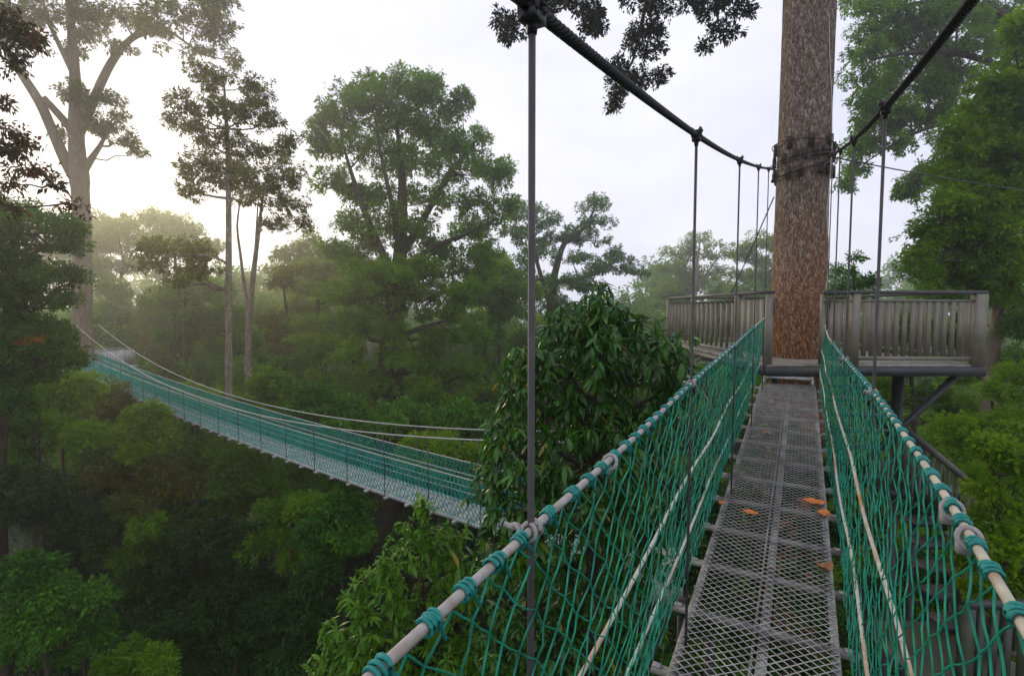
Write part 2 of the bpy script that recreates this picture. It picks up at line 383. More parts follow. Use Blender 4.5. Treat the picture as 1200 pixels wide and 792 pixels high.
def tree(name, label, Y, clumps, leaf0, mat, bark='bark_thin', trunk=None, trunk_r=None, limbs=(), sub=None, cover=1.6, group=None, cat='tree',
         flat=.6, hang=.25, twigs=True, root=True, aspect=.5, maxleaf=9000, stem=None, dspread=.8):
    """trunk / limbs: polylines of photo pixels at distance Y (radius in px); clumps (px, py, rx, ry[, dY])"""
    k = Y / F
    leaf = leaf0 * .9
    tw = MB()
    nodes = []
    if trunk is None:
        cx = sum(c[0] for c in clumps) / len(clumps); top = min(c[1] for c in clumps); bot = max(c[1] + c[3] for c in clumps)
        trunk = [(cx, bot, 0), (cx + random.uniform(-6, 6), (top + bot) / 2, 0), (cx, top + (bot - top) * .2, 0)]
        trunk_r = [max(1.6, .026 * (bot - top))] * 3 if trunk_r is None else trunk_r
        trunk_r = [trunk_r[0], trunk_r[0] * .8, trunk_r[0] * .4]
    pts = [P(p[0], p[1], Y + (p[2] if len(p) > 2 else 0)) for p in trunk]
    rad = [r * k for r in trunk_r]
    b0 = pts[0].copy()
    gz = float(ground(b0[0], b0[1]))
    if root and b0[2] > gz - .2:
        h = b0[2] - gz
        foot = np.array([b0[0] + random.uniform(-.02, .02) * h, b0[1] + random.uniform(-.02, .02) * h, gz - .25])
        pts = [foot, foot * .85 + b0 * .15, (foot + b0) / 2] + pts
        rad = [rad[0] * 1.7, rad[0] * 1.2, rad[0] * 1.05] + rad
    base = pts[0]
    # refine the polyline for a smooth, slightly irregular stem
    PP = np.array(pts); RR = np.array(rad)
    tt = np.arange(len(PP)); ti = np.linspace(0, len(PP) - 1, (len(PP) - 1) * 4 + 1)
    Q = np.stack([np.interp(ti, tt, PP[:, c]) for c in range(3)], 1); R_ = np.interp(ti, tt, RR)
    if len(Q) > 6:
        Q[1:-1] = Q[1:-1] * .5 + (Q[:-2] + Q[2:]) * .25
    R_ = R_ * (1 + rng.normal(size=len(R_)) * .03)
    tw.tube(Q, R_, 12 if max(trunk_r) > 6 else 8)
    for q, r in zip(Q[len(Q) // 4:], R_[len(Q) // 4:]): nodes.append((q, r))
    for lp, lr in limbs:
        lpts = np.array([P(p[0], p[1], Y + (p[2] if len(p) > 2 else 0)) for p in lp])
        t2 = np.linspace(0, len(lpts) - 1, (len(lpts) - 1) * 3 + 1)
        LQ = np.stack([np.interp(t2, np.arange(len(lpts)), lpts[:, c]) for c in range(3)], 1)
        if len(LQ) > 4: LQ[1:-1] = LQ[1:-1] * .5 + (LQ[:-2] + LQ[2:]) * .25
        LR = np.interp(t2, np.arange(len(lpts)), np.array(lr) * k)
        tw.tube(LQ, LR, 7)
        for q, r in zip(LQ[1:], LR[1:]): nodes.append((q, r))
    root_o = empty(name, base, label, cat, group)
    cr = MB()
    NP = np.array([n[0] for n in nodes]); NR = np.array([n[1] for n in nodes])
    for c in clumps:
        dy = c[4] if len(c) > 4 else rng.uniform(-dspread, dspread) * max(c[2], c[3]) * k
        C = P(c[0], c[1], Y + dy)
        a, bb = c[2] * k, c[3] * k
        s = sub if sub else min(a, bb) * .42
        dd = np.linalg.norm(NP - (C + np.array([0, 0, -.5 * bb])), axis=1) + np.maximum(0, NP[:, 2] - C[2]) * 1.5
        ni = int(np.argmin(dd))
        r0 = min(NR[ni] * .6, .16 * max(a, bb)); r0 = max(r0, .012)
        tw.tube(limb_curve(NP[ni], C, 5, sag=-.06, wob=.04), np.linspace(r0, r0 * .35, 5), 5, cap=False)
        fill_clump(cr, tw if twigs else None, C, a, bb, s, leaf, cover, flat, max(.006, r0 * .3), hang, aspect=aspect, maxleaf=maxleaf)
    tw.build(stem or 'trunk', M[bark], root_o, smooth=True)
    cr.build('crown', M[mat], root_o)
    return root_o

# ------------------------------------------------------------------ the near rope bridge
TH = math.atan(.565)
CT, ST, TT = math.cos(TH), math.sin(TH), math.tan(TH)
def W(c, Y, z): return np.array([c + Y * TT, Y, EYE + z])
def SL(s, l, z): return np.array([s * ST + l * CT, s * CT - l * ST, EYE + z])
def deck_z(Y): return -1.71 + .106 * Y + .004 * np.clip(1.2 - Y, 0, 9) ** 2
def fit(pts, deg):
    a = np.array(pts); p = np.polyfit(a[:, 0], a[:, 1], deg)
    return lambda y: np.polyval(p, y)
CL, CR = -.467, .311
def blend(pts, w):
    a = np.array(pts)
    k = np.linspace(-1, 1, 9)
    def f(y):
        ww = w * min(1.0, .35 + .3 * abs(float(y)))
        return float(np.mean(np.interp(float(y) + k * ww, a[:, 0], a[:, 1])))
    return f
hand_l = blend([(-4, -.20), (-1, -.40), (.3, -.422), (.572, -.414), (.648, -.409), (.888, -.388), (1.35, -.383), (2.2, -.325), (3.64, -.265), (5.1, -.195), (6.7, -.125)], .5)
hand_r0 = blend([(-4, -.25), (-1, -.43), (.3, -.455), (.658, -.432), (.786, -.406), (.997, -.390), (1.467, -.371), (2.087, -.353), (3.93, -.362), (6.0, -.335), (7, -.30)], .4)
def hand_r(y): return hand_r0(y) + .085 * np.clip((y - 5.6) / 1.05, 0, 1.2) ** 2
cab_l = fit([(-3, .28), (-1, .30), (.886, .505), (2.2, .715), (3.64, 1.02), (5.09, 1.37), (6.5, 1.725), (7.7, 2.02)], 3)
cab_r = fit([(-3, .28), (-1, .30), (.97, .562), (2.12, .86), (3.5, 1.13), (4.9, 1.43), (7.4, 2.14)], 3)
Y0, Y1 = -2.6, 6.62

def curve_pts(c, zf, ya, yb, n): return np.array([W(c, y, float(zf(y))) for y in np.linspace(ya, yb, n)])

def make_bridge():
    br = empty('rope_bridge', (0.0, 0.0, EYE - 1.71), 'nearer rope bridge with green netting and a grey mesh walkway leading to the big trunk', 'rope bridge')
    # walkway of expanded metal
    pitch, lw = .023, .050
    s0, s1 = -.6, Y1 / CT + .03
    la, lb = -.440, .182
    b = MB()
    nr = int((s1 - s0) / pitch)
    nc = int((lb - la) / (lw / 2))
    ls = np.linspace(la, lb, nc + 1)
    pa, pb = [], []
    for i in range(nr):
        s = s0 + i * pitch
        ph = (np.arange(nc + 1) + i) % 2
        ss = s + (ph - .5) * pitch * .98
        warp = .006 * np.sin(s * 5.1) * np.sin(ls * 11 + s)
        zz = np.array([float(deck_z(q * CT)) for q in ss]) + warp
        pts = np.stack([ss * ST + ls * CT, ss * CT - ls * ST, EYE + zz], 1)
        pa.append(pts[:-1]); pb.append(pts[1:])
    pa = np.vstack(pa); pb = np.vstack(pb)
    d = unit(pb - pa)
    up = unit(np.tile(np.array([ST * .75, CT * .75, 1.0]), (len(pa), 1)))
    a = unit(np.cross(d, up)); bb = np.cross(a, d)
    w, h = .0105, .0022
    c = []
    for e in (pa, pb):
        for sa, sb in ((-1, -1), (1, -1), (1, 1), (-1, 1)):
            c.append(e + a * sa * w / 2 + bb * sb * h / 2)
    v = np.stack(c, 1).reshape(-1, 3)
    k = (np.arange(len(pa)) * 8)[:, None, None]
    q = (np.array([[0, 4, 5, 1], [1, 5, 6, 2], [2, 6, 7, 3], [3, 7, 4, 0]])[None] + k).reshape(-1, 4)
    b.add(v, q)
    b.build('walkway_grating', M['steel'], br)
    # long bearers under the grating
    for l, wd in ((la + .012, .034), (-.105, .042), (-.145, .010), (lb - .012, .034)):
        b = MB(); ys = np.linspace(s0, s1, 30)
        for u, w_ in zip(ys[:-1], ys[1:]):
            b.bar(SL(u, l, float(deck_z(u * CT)) - .012), SL(w_, l, float(deck_z(w_ * CT)) - .012), wd, .012)
        b.build('bearer', M['frame'], br)
    # cross beams whose ends stick out past the grating
    s = s0 + .1; n = 0
    while s < s1 - .1:
        b = MB(); z = float(deck_z(s * CT)) - .034
        b.bar(SL(s, -.535, z), SL(s, .262, z), .034, .028)
        b.build('crossbeam', M['frame'], br)
        if 1.0 < s:
            for l in (-.500, .226):
                b = MB(); b.bar(SL(s, l - .02, z + .018), SL(s, l + .02, z + .018), .030, .006)
                o = b.build('strap', M['strap'], br)
        s += .44; n += 1
    # black cables along the feet of the nets
    for c_ in (-.585, .285):
        b = MB(); pts = curve_pts(c_, lambda y: deck_z(y) + .005, Y0 + 1.5, Y1 + .1, 60)
        b.tube(pts, .009, 6); b.build('edge_cable', M['cable'], br, smooth=True)
    # handrails
    for c_, zf, m in ((CL, hand_l, 'tube'), (CR, hand_r, 'tube2')):
        b = MB(); pts = curve_pts(c_, zf, Y0, Y1, 110)
        b.tube(pts, .0078, 10); b.build('handrail', M[m], br, smooth=True)
    # nets
    def net(cT, zT, cB, bulge, name):
        p, nrow = .041, 26
        sA, sB = Y0 + 1.6, Y1 - .02
        nw = int((sB - sA) / p)
        jit = {}
        def node(ix2, j):
            key = (int(round(ix2)), j)
            if key not in jit:
                e = 0 if j in (0,) else 1
                jit[key] = rng.normal(size=3) * np.array([.005, .0035, .003]) * e
            return jit[key]
        def surf(y, q, jt):
            slack = .012 * math.sin(y * 3.1 + q * 5) * q
            zt = float(zT(y)); zb = float(deck_z(y)) + .01
            c = cT + (cB - cT) * q ** 1.25 + bulge * math.sin(math.pi * q) * (1 + .5 * math.sin(y * 1.7)) + slack
            return W(c + jt[0], y + jt[1], zt - .012 + (zb - zt + .012) * q + jt[2])
        b = MB()
        for m in range(nw):
            pts = []
            prev = None
            for j in range(nrow + 1):
                x = m + .5 * (-1) ** (j + m)
                y = sA + (x + .5) * p
                q = j / nrow
                P_ = surf(y, q, node(2 * x, j))
                if prev is not None:
                    mid = (prev + P_) / 2 + np.array([rng.normal() * .0018, rng.normal() * .002, -.0025 + rng.normal() * .0012])
                    pts.append(mid)
                pts.append(P_); prev = P_
            near = sA + m * p < 3.2
            if not near: pts = pts[::2]
            b.tube(pts, .0021 if near else .0024, 5 if near else 4, cap=False)
        # knots at the meshes
        o = b.build(name, M['net'], br, smooth=True)
        return o
    net(CL, hand_l, -.565, .02, 'net')
    net(CR, hand_r, .262, -.015, 'net')
    # ropes threaded along the nets
    for cT, zT, cB, qs, m in ((CL, hand_l, -.565, (.40, .70), 'rope'), (CR, hand_r, .262, (.40, .72), 'rope2')):
        for q in qs:
            pts = []
            for y in np.linspace(Y0 + 1.7, Y1, 120):
                c = cT + (cB - cT) * q + (.012 if cT > 0 else -.012) * -1
                pts.append(W(c + .006 * math.sin(y * 4 + q * 7), y, float(zT(y)) * (1 - q) + float(deck_z(y)) * q + .006 * math.sin(y * 5.3 + q * 3)))
            b = MB(); b.tube(pts, .0062 if cT < 0 else .0068, 7); b.build('side_rope', M[m], br, smooth=True)
    # lashings that tie the net to the handrail: one coil mesh, many parts
    def coil(seed):
        r_ = np.random.default_rng(seed)
        turns, n = 4.5, 60
        t = np.linspace(0, 1, n)
        rr = .0112 + .0012 * np.sin(t * 40 + seed)
        ang = t * turns * 2 * math.pi
        x = (t - .5) * .022 + .002 * np.sin(ang * .5 + seed)
        pts = np.stack([x, rr * np.cos(ang), rr * np.sin(ang)], 1)
        tail = np.array([pts[-1] + np.array([.004, .004, -.012]), pts[-1] + np.array([.010 + r_.normal() * .006, .002, -.034])])
        b = MB(); b.tube(np.vstack([pts, tail]), .0030, 5)
        return b
    protos = [coil(k) for k in range(4)]
    meshes = []
    for pb_ in protos:
        o = pb_.build('lashing', M['tie'], None, smooth=True); meshes.append(o.data); bpy.data.objects.remove(o)
    base = world_loc(br)
    for c_, zf, ya in ((CL, hand_l, .47), (CR, hand_r, .60)):
        y, k = ya, 0
        while y < Y1 - .1 and k < 46:
            p0 = W(c_, y, float(zf(y))); p1 = W(c_, y + .02, float(zf(y + .02)))
            o = bpy.data.objects.new('lashing', meshes[(k * 7 + (c_ > 0)) % 4]); COL.objects.link(o)
            o.parent = br
            dv = Vector(p1 - p0).normalized()
            q = dv.to_track_quat('X', 'Z')
            o.rotation_mode = 'QUATERNION'; o.rotation_quaternion = q
            o.location = Vector(p0 - base); sc = random.uniform(.9, 1.2); o.scale = (sc * random.uniform(.9, 1.3), 1, 1)
            step = .083 * random.uniform(.82, 1.2)
            if k > 26: step *= 1.5
            y += step; k += 1
    # main cables: six twisted strands
    for c_, zf, yb in ((CL, cab_l, 7.58), (CR, cab_r, 7.5)):
        yy = np.linspace(-1.4, yb, 900)
        cpts = np.array([W(c_, y, float(zf(y))) for y in yy])
        t = unit(np.gradient(cpts, axis=0)); a = unit(np.cross(t, np.array([0, 0, 1.0]))); n_ = np.cross(a, t)
        sl = np.concatenate([[0], np.cumsum(np.linalg.norm(np.diff(cpts, axis=0), axis=1))])
        b = MB(); b.tube(cpts[::10], .0078, 6)
        for k in range(6):
            ang = sl * 2 * math.pi / .115 + k * math.pi / 3
            b.tube(cpts + (a * np.cos(ang)[:, None] + n_ * np.sin(ang)[:, None]) * .0076, .0052, 5, cap=False)
        b.build('main_cable', M['cable'], br, smooth=True)
    # hangers with their clamps
    def torus_pts(C, ax, e1, R, n=14, a0=0, a1=2 * math.pi):
        th = np.linspace(a0, a1, n)
        return np.array([C + e1 * R * math.cos(x) + np.cross(ax, e1) * R * math.sin(x) for x in th])
    for c_, zc, zh, ys in ((CL, cab_l, hand_l, (-.5, .886, 2.2, 3.64, 5.09, 6.45)), (CR, cab_r, hand_r, (-.75, .60, 2.12, 3.5, 4.9, 6.3))):
        for y in ys:
            top = W(c_, y, float(zc(y))); bot = W(c_, y, float(deck_z(y)) - .03)
            tdir = unit(W(c_, y + .05, float(zc(y + .05))) - top)
            side = unit(np.cross(tdir, (0, 0, 1.0)))
            b = MB(); b.tube([top + np.array([0, 0, -.012]), (top + bot) / 2, bot], .0062, 8)
            rod = b.build('hanger_rod', M['rod'], br, smooth=True)
            b = MB()
            for off in (-.014, .014):
                C = top + tdir * off
                b.tube(torus_pts(C, tdir, side, .0165, 16), .0048, 6)
                for sg in (-1, 1):
                    b.tube([C + side * sg * .016, C + side * sg * .016 + np.array([0, 0, .030])], .0042, 6)
                    b.tube([C + side * sg * .016 + np.array([0, 0, .012]), C + side * sg * .016 + np.array([0, 0, .022])], .0078, 6)
            b.bar(top + tdir * -.024 + np.array([0, 0, -.018]), top + tdir * .024 + np.array([0, 0, -.018]), .030, .018)
            b.tube([top + np.array([0, 0, -.014]), top + np.array([0, 0, -.045])], [.012, .008], 8)
            b.build('cable_clamp', M['clamp'], rod, smooth=False)
            if y < .7: continue
            hp = W(c_, y, float(zh(y)))
            hd = unit(W(c_, y + .05, float(zh(y + .05))) - hp); hs = unit(np.cross(hd, (0, 0, 1.0)))
            b = MB()
            th = np.linspace(0, 2.4 * 2 * math.pi, 50)
            b.tube(np.array([hp + hs * .0145 * math.cos(x) + np.array([0, 0, 1]) * .0135 * math.sin(x) + hd * (.016 * math.sin(x / 2.4) + .004) for x in th]), .0042, 6)
            th = np.linspace(0, 2 * math.pi, 20)
            b.tube(np.array([hp - hs * .016 + hs * .016 * math.cos(x) + hd * .012 * math.sin(x) + np.array([0, 0, .008 * math.sin(2 * x)]) for x in th]), .0042, 6)
            for sgn in (-1, 1):
                if y > 1.0: break
                b.tube([hp - hs * .020, hp - hs * .036 + hd * .006 * sgn, hp - hs * .050 + hd * .009 * sgn + np.array([0, 0, -.006 * sgn])], [.006, .0055, .0045], 6)
            b.build('rail_strap', M['strap'], rod, smooth=True)
    # rubber rings slipped over the nearer handrails
    for c_, zf, y in ((CR, hand_r, .885), (CR, hand_r, .99), (CL, hand_l, 1.26)):
        hp = W(c_, y, float(zf(y))); hd = unit(W(c_, y + .05, float(zf(y + .05))) - hp); hs = unit(np.cross(hd, (0, 0, 1.0)))
        b = MB(); th = np.linspace(0, 2 * math.pi, 24)
        b.tube(np.array([hp + hs * .0165 * math.cos(x) + np.array([0, 0, 1]) * (.0155 * math.sin(x) - .006) + hd * .010 * math.sin(x) for x in th]), .0048, 8)
        b.bar(hp + np.array([0, 0, -.034]) - hs * .008, hp + np.array([0, 0, -.014]) - hs * .008, .02, .018, up=hd)
        b.build('rail_tie', M['strap'], br, smooth=True)
    # step at the end of the walkway
    b = MB()
    se = Y1 / CT - .10
    z0 = float(deck_z(se * CT))
    for k in range(10):
        b.bar(SL(se + k * .019, -.40, z0 + .10), SL(se + k * .019, .14, z0 + .10), .008, .014)
    for l in (-.405, .145):
        b.bar(SL(se - .01, l, z0 + .10), SL(se + .2, l, z0 + .10), .02, .03)
        for d_ in (0, .19): b.bar(SL(se + d_, l, z0 + .005), SL(se + d_, l, z0 + .09), .028, .028, up=(0, 1, 0))
    b.bar(SL(se - .016, -.395, z0 + .10), SL(se - .016, .135, z0 + .10), .012, .028)
    b.build('step', M['steel'], br)
    return br
make_bridge()

# fallen leaves on the grating
def fallen(px, py, size, rot, mat, label, curl=.25):
    # intersection of the pixel ray with the walkway plane
    Y = 2.0
    for _ in range(30):
        q = P(px, py, Y); dz = float(deck_z(Y)) + .012
        Y *= 1 + .5 * ((dz) / (q[2] - EYE) - 1)
    C = P(px, py, Y)
    n = 9; b = MB(); v = []; 
    for i in range(n):
        t = i / (n - 1); w = math.sin(math.pi * t ** .8) ** .8 * size * .30 + .0008
        x = (t - .5) * size
        for j in (-1, 0, 1):
            z = (abs(j) * .35 * w) + curl * size * ((t - .5) ** 2) * 1.6 + .004 + .003 * math.sin(i * 2.1 + j)
            v.append((x, j * w, z))
    f = []
    for i in range(n - 1):
        for j in range(2):
            k = i * 3 + j; f.append([k, k + 1, k + 4, k + 3])
    v = np.array(v)
    b.add(v, f)
    b.tube([(-.5 * size - .02, 0, .012), (-.5 * size, 0, .008)], .0012, 4)
    o = b.build('fallen_leaf', M[mat], None, smooth=True)
    o.location = C; o.rotation_euler = (.1, 0, rot)
    tag(o, label, 'leaf', 'dead leaves lying on the walkway')
fallen(955, 590, .15, -.35, 'fallen', 'long orange dead leaf by the right edge of the walkway, further of the touching pair')
fallen(966, 603, .13, .9, 'fallen', 'short orange dead leaf by the right edge of the walkway, nearer of the touching pair')
fallen(967, 667, .115, .5, 'fallen_brown', 'brown curled dead leaf on the grating nearest the camera', .7)
fallen(880, 602, .10, -.4, 'fallen', 'flat orange dead leaf in the middle of the grating')
fallen(846, 590, .065, .8, 'fallen', 'small orange dead leaf on the left edge of the grating')
fallen(899, 508, .11, .6, 'fallen_brown', 'reddish dead leaf on the far part of the grating')

# ------------------------------------------------------------------ platform round the big trunk
def make_platform():
    x0, x1, y0, y1 = 3.34, 6.22, 6.70, 11.0
    zt = EYE - .756
    pf = empty('viewing_platform', (x0, y0, zt - .15), 'grey railed timber platform built round the big reddish trunk', 'platform')
    tx, ty, tr = 4.43, 7.93, .40
    n = int((y1 - y0) / .145)
    for i in range(n):
        a = y0 + i * .145 + .002; e = a + .139
        spans = [(x0 + .01, x1 - .01)]
        if a < ty + tr + .06 and e > ty - tr - .03:
            m = min(max(ty, a), e); hw = math.sqrt(max(.02, (tr + .06) ** 2 - (m - ty) ** 2))
            spans = [(x0 + .01, tx - hw), (tx + hw, x1 - .01)]
        b = MB()
        for u, w in spans: b.box((u, a, zt - .028), (w, e, zt + random.uniform(-.002, .002)))
        b.build('floorboard', M['boards'], pf)
    for (p, q) in (((x0, y0, zt - .088), (x1, y0, zt - .088)), ((x0, y0 + .03, zt - .088), (x0, y1, zt - .088)), ((x1, y0 + .03, zt - .088), (x1, y1, zt - .088)), ((x0, y1 + .028, zt - .088), (x1, y1 + .028, zt - .088))):
        b = MB(); b.bar(p, q, .05, .118); b.build('fascia', M['fascia'], pf)
    for y in (7.4, 8.6, 9.6, 10.3):
        b = MB(); b.bar((x0 + .05, y, zt - .10), (x1 - .05, y, zt - .10), .06, .13); b.build('joist', M['dark_steel'], pf)
    # braces down to the trunk and posts under the deck
    for (p, q) in (((x0 + .2, y0 + .2, zt - .17), (tx - .25, ty - .25, zt - 2.1)), ((x1 - .2, y0 + .2, zt - .17), (tx + .3, ty - .2, zt - 2.3)), ((x1 - .2, y1 - .3, zt - .17), (tx + .3, ty + .25, zt - 2.3)), ((x0 + .2, y1 - .3, zt - .17), (tx - .3, ty + .25, zt - 2.3))):
        b = MB(); b.tube([p, q], .045, 8); b.build('brace', M['dark_steel'], pf, smooth=True)
    for x, y in ((5.62, 7.4), (5.62, 9.7)):
        b = MB(); b.bar((x, y, zt - .17), (x, y, float(ground(x, y)) - .2), .10, .10, up=(0, 1, 0)); b.build('post_leg', M['dark_steel'], pf)
    # railing
    ztop, zmid, zbot = EYE + .195, EYE + .085, EYE - .675
    def rail(p, q, z, w, h, m, name):
        b = MB(); b.bar((*p, z), (*q, z), w, h); b.build(name, M[m], pf)
    def post(x, y, w, d, top=None):
        b = MB(); b.box((x - w / 2, y - d / 2, zt - .02), (x + w / 2, y + d / 2, (top or ztop) - .024)); b.build('post', M['paint'], pf)
    def balusters(p, q, n, w=.056, d=.028):
        p, q = np.array(p), np.array(q); dr = (q - p) / np.linalg.norm(q - p); nn = np.array([-dr[1], dr[0]])
        for i in range(n):
            c = p + (q - p) * (i + .5) / n + nn * .0
            b = MB(); b.bar((*c, zbot + .032), (*c, zmid + .012), w if abs(dr[0]) > .5 else d, d if abs(dr[0]) > .5 else w, up=(0, 1, 0))
            b.build('baluster', M['paint'], pf)
    yl = y0 + .03
    # left side
    rail((x0 + .04, yl + .94), (x0 + .04, y1 - .04), ztop, .09, .035, 'paint', 'handrail')
    rail((x0 + .04, yl - .04), (x0 + .04, yl + .935), ztop + .004, .09, .040, 'paint_dark', 'handrail')
    rail((x0 + .04, yl + 1.0), (x0 + .04, y1 - .05), zmid, .035, .03, 'paint_dark', 'rail')
    rail((x0 + .04, yl + 1.0), (x0 + .04, y1 - .05), zbot, .05, .05, 'paint', 'rail')
    post(x0 + .04, yl + .02, .085, .085); post(x0 + .04, yl + .90, .10, .10); post(x0 + .04, y1 - .05, .14, .10)
    balusters((x0 + .04, yl + 1.0), (x0 + .04, y1 - .12), 15, .045, .035)
    balusters((x0 + .04, yl + .10), (x0 + .04, yl + .84), 4, .11, .03)
    # front
    xr = x0 + .74
    rail((xr, yl), (x1 - .02, yl), ztop, .085, .045, 'paint_dark', 'handrail')
    rail((xr, yl), (x1 - .12, yl), zmid, .035, .03, 'paint', 'rail')
    rail((xr + .05, yl), (x1 - .12, yl), zbot, .04, .045, 'paint', 'rail')
    post(xr + .02, yl + .03, .05, .06); post(xr + .42, yl, .095, .09); post(x1 - .09, yl, .15, .10)
    balusters((xr + .50, yl), (x1 - .17, yl), 14)
    balusters((xr + .06, yl), (xr + .36, yl), 3)
    # right side and back
    rail((x1 - .05, yl + .06), (x1 - .05, y1 - .02), ztop, .085, .04, 'paint_dark', 'handrail')
    rail((x1 - .05, yl + .06), (x1 - .05, y1 - .10), zmid, .035, .03, 'paint', 'rail')
    rail((x1 - .05, yl + .06), (x1 - .05, y1 - .10), zbot, .04, .045, 'paint', 'rail')
    balusters((x1 - .05, yl + .12), (x1 - .05, y1 - .2), 18)
    rail((x0 + .1, y1 - .05), (x1 - .1, y1 - .05), ztop, .085, .04, 'paint_dark', 'handrail')
    rail((x0 + .12, y1 - .05), (x1 - .12, y1 - .05), zmid, .035, .03, 'paint', 'rail')
    rail((x0 + .12, y1 - .05), (x1 - .12, y1 - .05), zbot, .04, .045, 'paint', 'rail')
    post(x1 - .05, y1 - .05, .10, .09); post(4.75, y1 - .05, .09, .09); post(x1 - .05, 8.8, .08, .08)
    balusters((x0 + .2, y1 - .05), (4.7, y1 - .05), 10); balusters((4.8, y1 - .05), (x1 - .15, y1 - .05), 10)
    # small items: steel hooks where the bridge hangs from the gate posts
    for x in (x0 + .05, xr + .0):
        b = MB(); b.tube([(x + .04, yl - .03, EYE - .10), (x + .04, yl - .03, EYE + .10), (x + .055, yl - .03, EYE + .13), (x + .07, yl - .03, EYE + .10), (x + .07, yl - .03, EYE - .02)], .007, 6)
        b.build('hook', M['rod'], pf, smooth=True)
    return pf
make_platform()

def make_trunk_collar():
    tx, ty, r = 4.43, 7.93, .39
    z0 = EYE + 2.24
    co = empty('cable_collar', (tx, ty, z0), 'dark wooden blocks and wire ropes strapped round the big trunk above the platform', 'cable collar')
    for row, dz in enumerate((-.22, .0, .17)):
        for k in range(17):
            if row == 2 and k % 2: continue
            if random.random() < .12: continue
            a = 2 * math.pi * (k + .5 * (row % 2)) / 17 + random.uniform(-.06, .06)
            d = np.array([math.cos(a), math.sin(a), 0])
            c = np.array([tx, ty, z0 + dz + random.uniform(-.03, .03)]) + d * (r + .012)
            b = MB(); h = random.uniform(.12, .19)
            b.bar(c - np.array([0, 0, h / 2]), c + np.array([0, 0, h / 2]), .070, .036, up=d)
            b.build('wooden_block', M['wood'], co)
    for i, (dz, tilt, rr) in enumerate(((-.20, .10, .006), (-.17, .12, .006), (-.03, .06, .008), (.01, .07, .006), (.17, -.05, .006))):
        a = np.linspace(0, 2 * math.pi, 50)
        pts = np.stack([tx + (r + .042) * np.cos(a), ty + (r + .042) * np.sin(a), z0 + dz + tilt * np.cos(a)], 1)
        b = MB(); b.tube(pts, rr, 6); b.build('wire_rope', M['cable'] if i != 2 else M['rod'], co, smooth=True)
    # stays that run off to other trees
    for p, q, rr in ((P(974, 184, 7.75), P(1330, 233, 11.5), .010), (P(907, 231, 7.75), P(806, 446, 13.0), .009)):
        t = np.linspace(0, 1, 14)[:, None]
        pts = p * (1 - t) + q * t - np.array([0, 0, .12]) * np.sin(t * math.pi)
        b = MB(); b.tube(pts, rr, 6); b.build('stay_wire', M['rod'], co, smooth=True)
make_trunk_collar()

# loose thin rope hanging beside the trunk
b = MB()
b.tube([P(971, -40, 7.6), P(972, 60, 7.6), P(975, 120, 7.6), P(975, 175, 7.55), P(972, 215, 7.5), P(969, 250, 7.5), P(972, 300, 7.45), P(968, 345, 7.4), P(967, 378, 7.3)], .006, 5)
tag(b.build('hanging_cord', M['rope'], None, smooth=True), 'thin pale cord hanging down the right side of the big trunk', 'cord')

# ------------------------------------------------------------------ stairs below the platform and the lower landing
def make_stairs():
    st = empty('staircase', (4.2, 4.9, EYE - 3.5), 'grey steel stairs and railed landing below the platform', 'staircase')
    # upper flight under the platform
    n = 8
    for i in range(n):
        t = i / (n - 1); y = 10.2 - 2.2 * t; z = EYE - 1.05 - 1.45 * t; x0, x1 = 5.72 - .3 * t, 6.7 - .45 * t
        b = MB(); b.box((x0, y - .13, z - .02), (x1, y + .13, z + .02)); b.build('tread', M['dark_steel'], st)
    for dx in (0, 1):
        b = MB(); b.bar((5.68 + dx * 1.06, 10.4, EYE - 1.05), (5.38 + dx * .92, 7.9, EYE - 2.60), .04, .18); b.build('stringer', M['dark_steel'], st)
    # half landing and lower flight towards the viewer
    b = MB(); b.box((5.2, 6.9, EYE - 2.62), (6.3, 7.9, EYE - 2.54)); b.build('half_landing', M['dark_steel'], st)
    for i in range(5):
        t = i / 4; y = 6.4 - 1.1 * t; z = EYE - 2.72 - .64 * t
        b = MB(); b.box((5.05 - .5 * t, y - .14, z - .02), (6.0 - .5 * t, y + .14, z + .02)); b.build('tread', M['dark_steel'], st)
    zl = EYE - 3.42
    b = MB(); b.box((3.75, 4.1, zl - .03), (4.85, 5.4, zl)); b.build('landing', M['stair'], st)
    b = MB(); b.box((3.7, 4.04, zl - .18), (4.9, 4.098, zl - .002)); b.build('fascia', M['fascia'], st)
    def railing(p, q, n, h=.95):
        p, q = np.array(p, float), np.array(q, float); up = np.array([0, 0, 1.0])
        b = MB(); b.bar(p + up * h, q + up * h, .06, .05); b.build('handrail', M['paint_dark'], st)
        b = MB(); b.bar(p + up * .1, q + up * .1, .04, .04); b.build('rail', M['paint_dark'], st)
        for k in range(n + 1):
            c = p + (q - p) * k / n
            e = k in (0, n)
            b = MB(); b.bar(c + up * (.0 if e else .125), c + up * (h - .03), .08 if e else .05, .08 if e else .025, up=(0, 1, 0)); b.build('post' if e else 'baluster', M['stair'], st)
    railing((4.82, 4.15, zl), (4.82, 5.35, zl), 10)
    railing((3.8, 4.13, zl), (4.74, 4.13, zl), 8)
    railing((5.36, 7.0, EYE - 2.56), (5.28, 5.75, EYE - 2.98), 10)
    for x, y in ((3.9, 4.2), (4.75, 4.25), (4.75, 5.3), (6.25, 7.0), (6.25, 7.8)):
        zz = zl - .03 if y < 6 else EYE - 2.62
        b = MB(); b.bar((x, y, zz), (x, y, float(ground(x, y)) - .2), .09, .09, up=(0, 1, 0)); b.build('support_post', M['dark_steel'], st)
make_stairs()

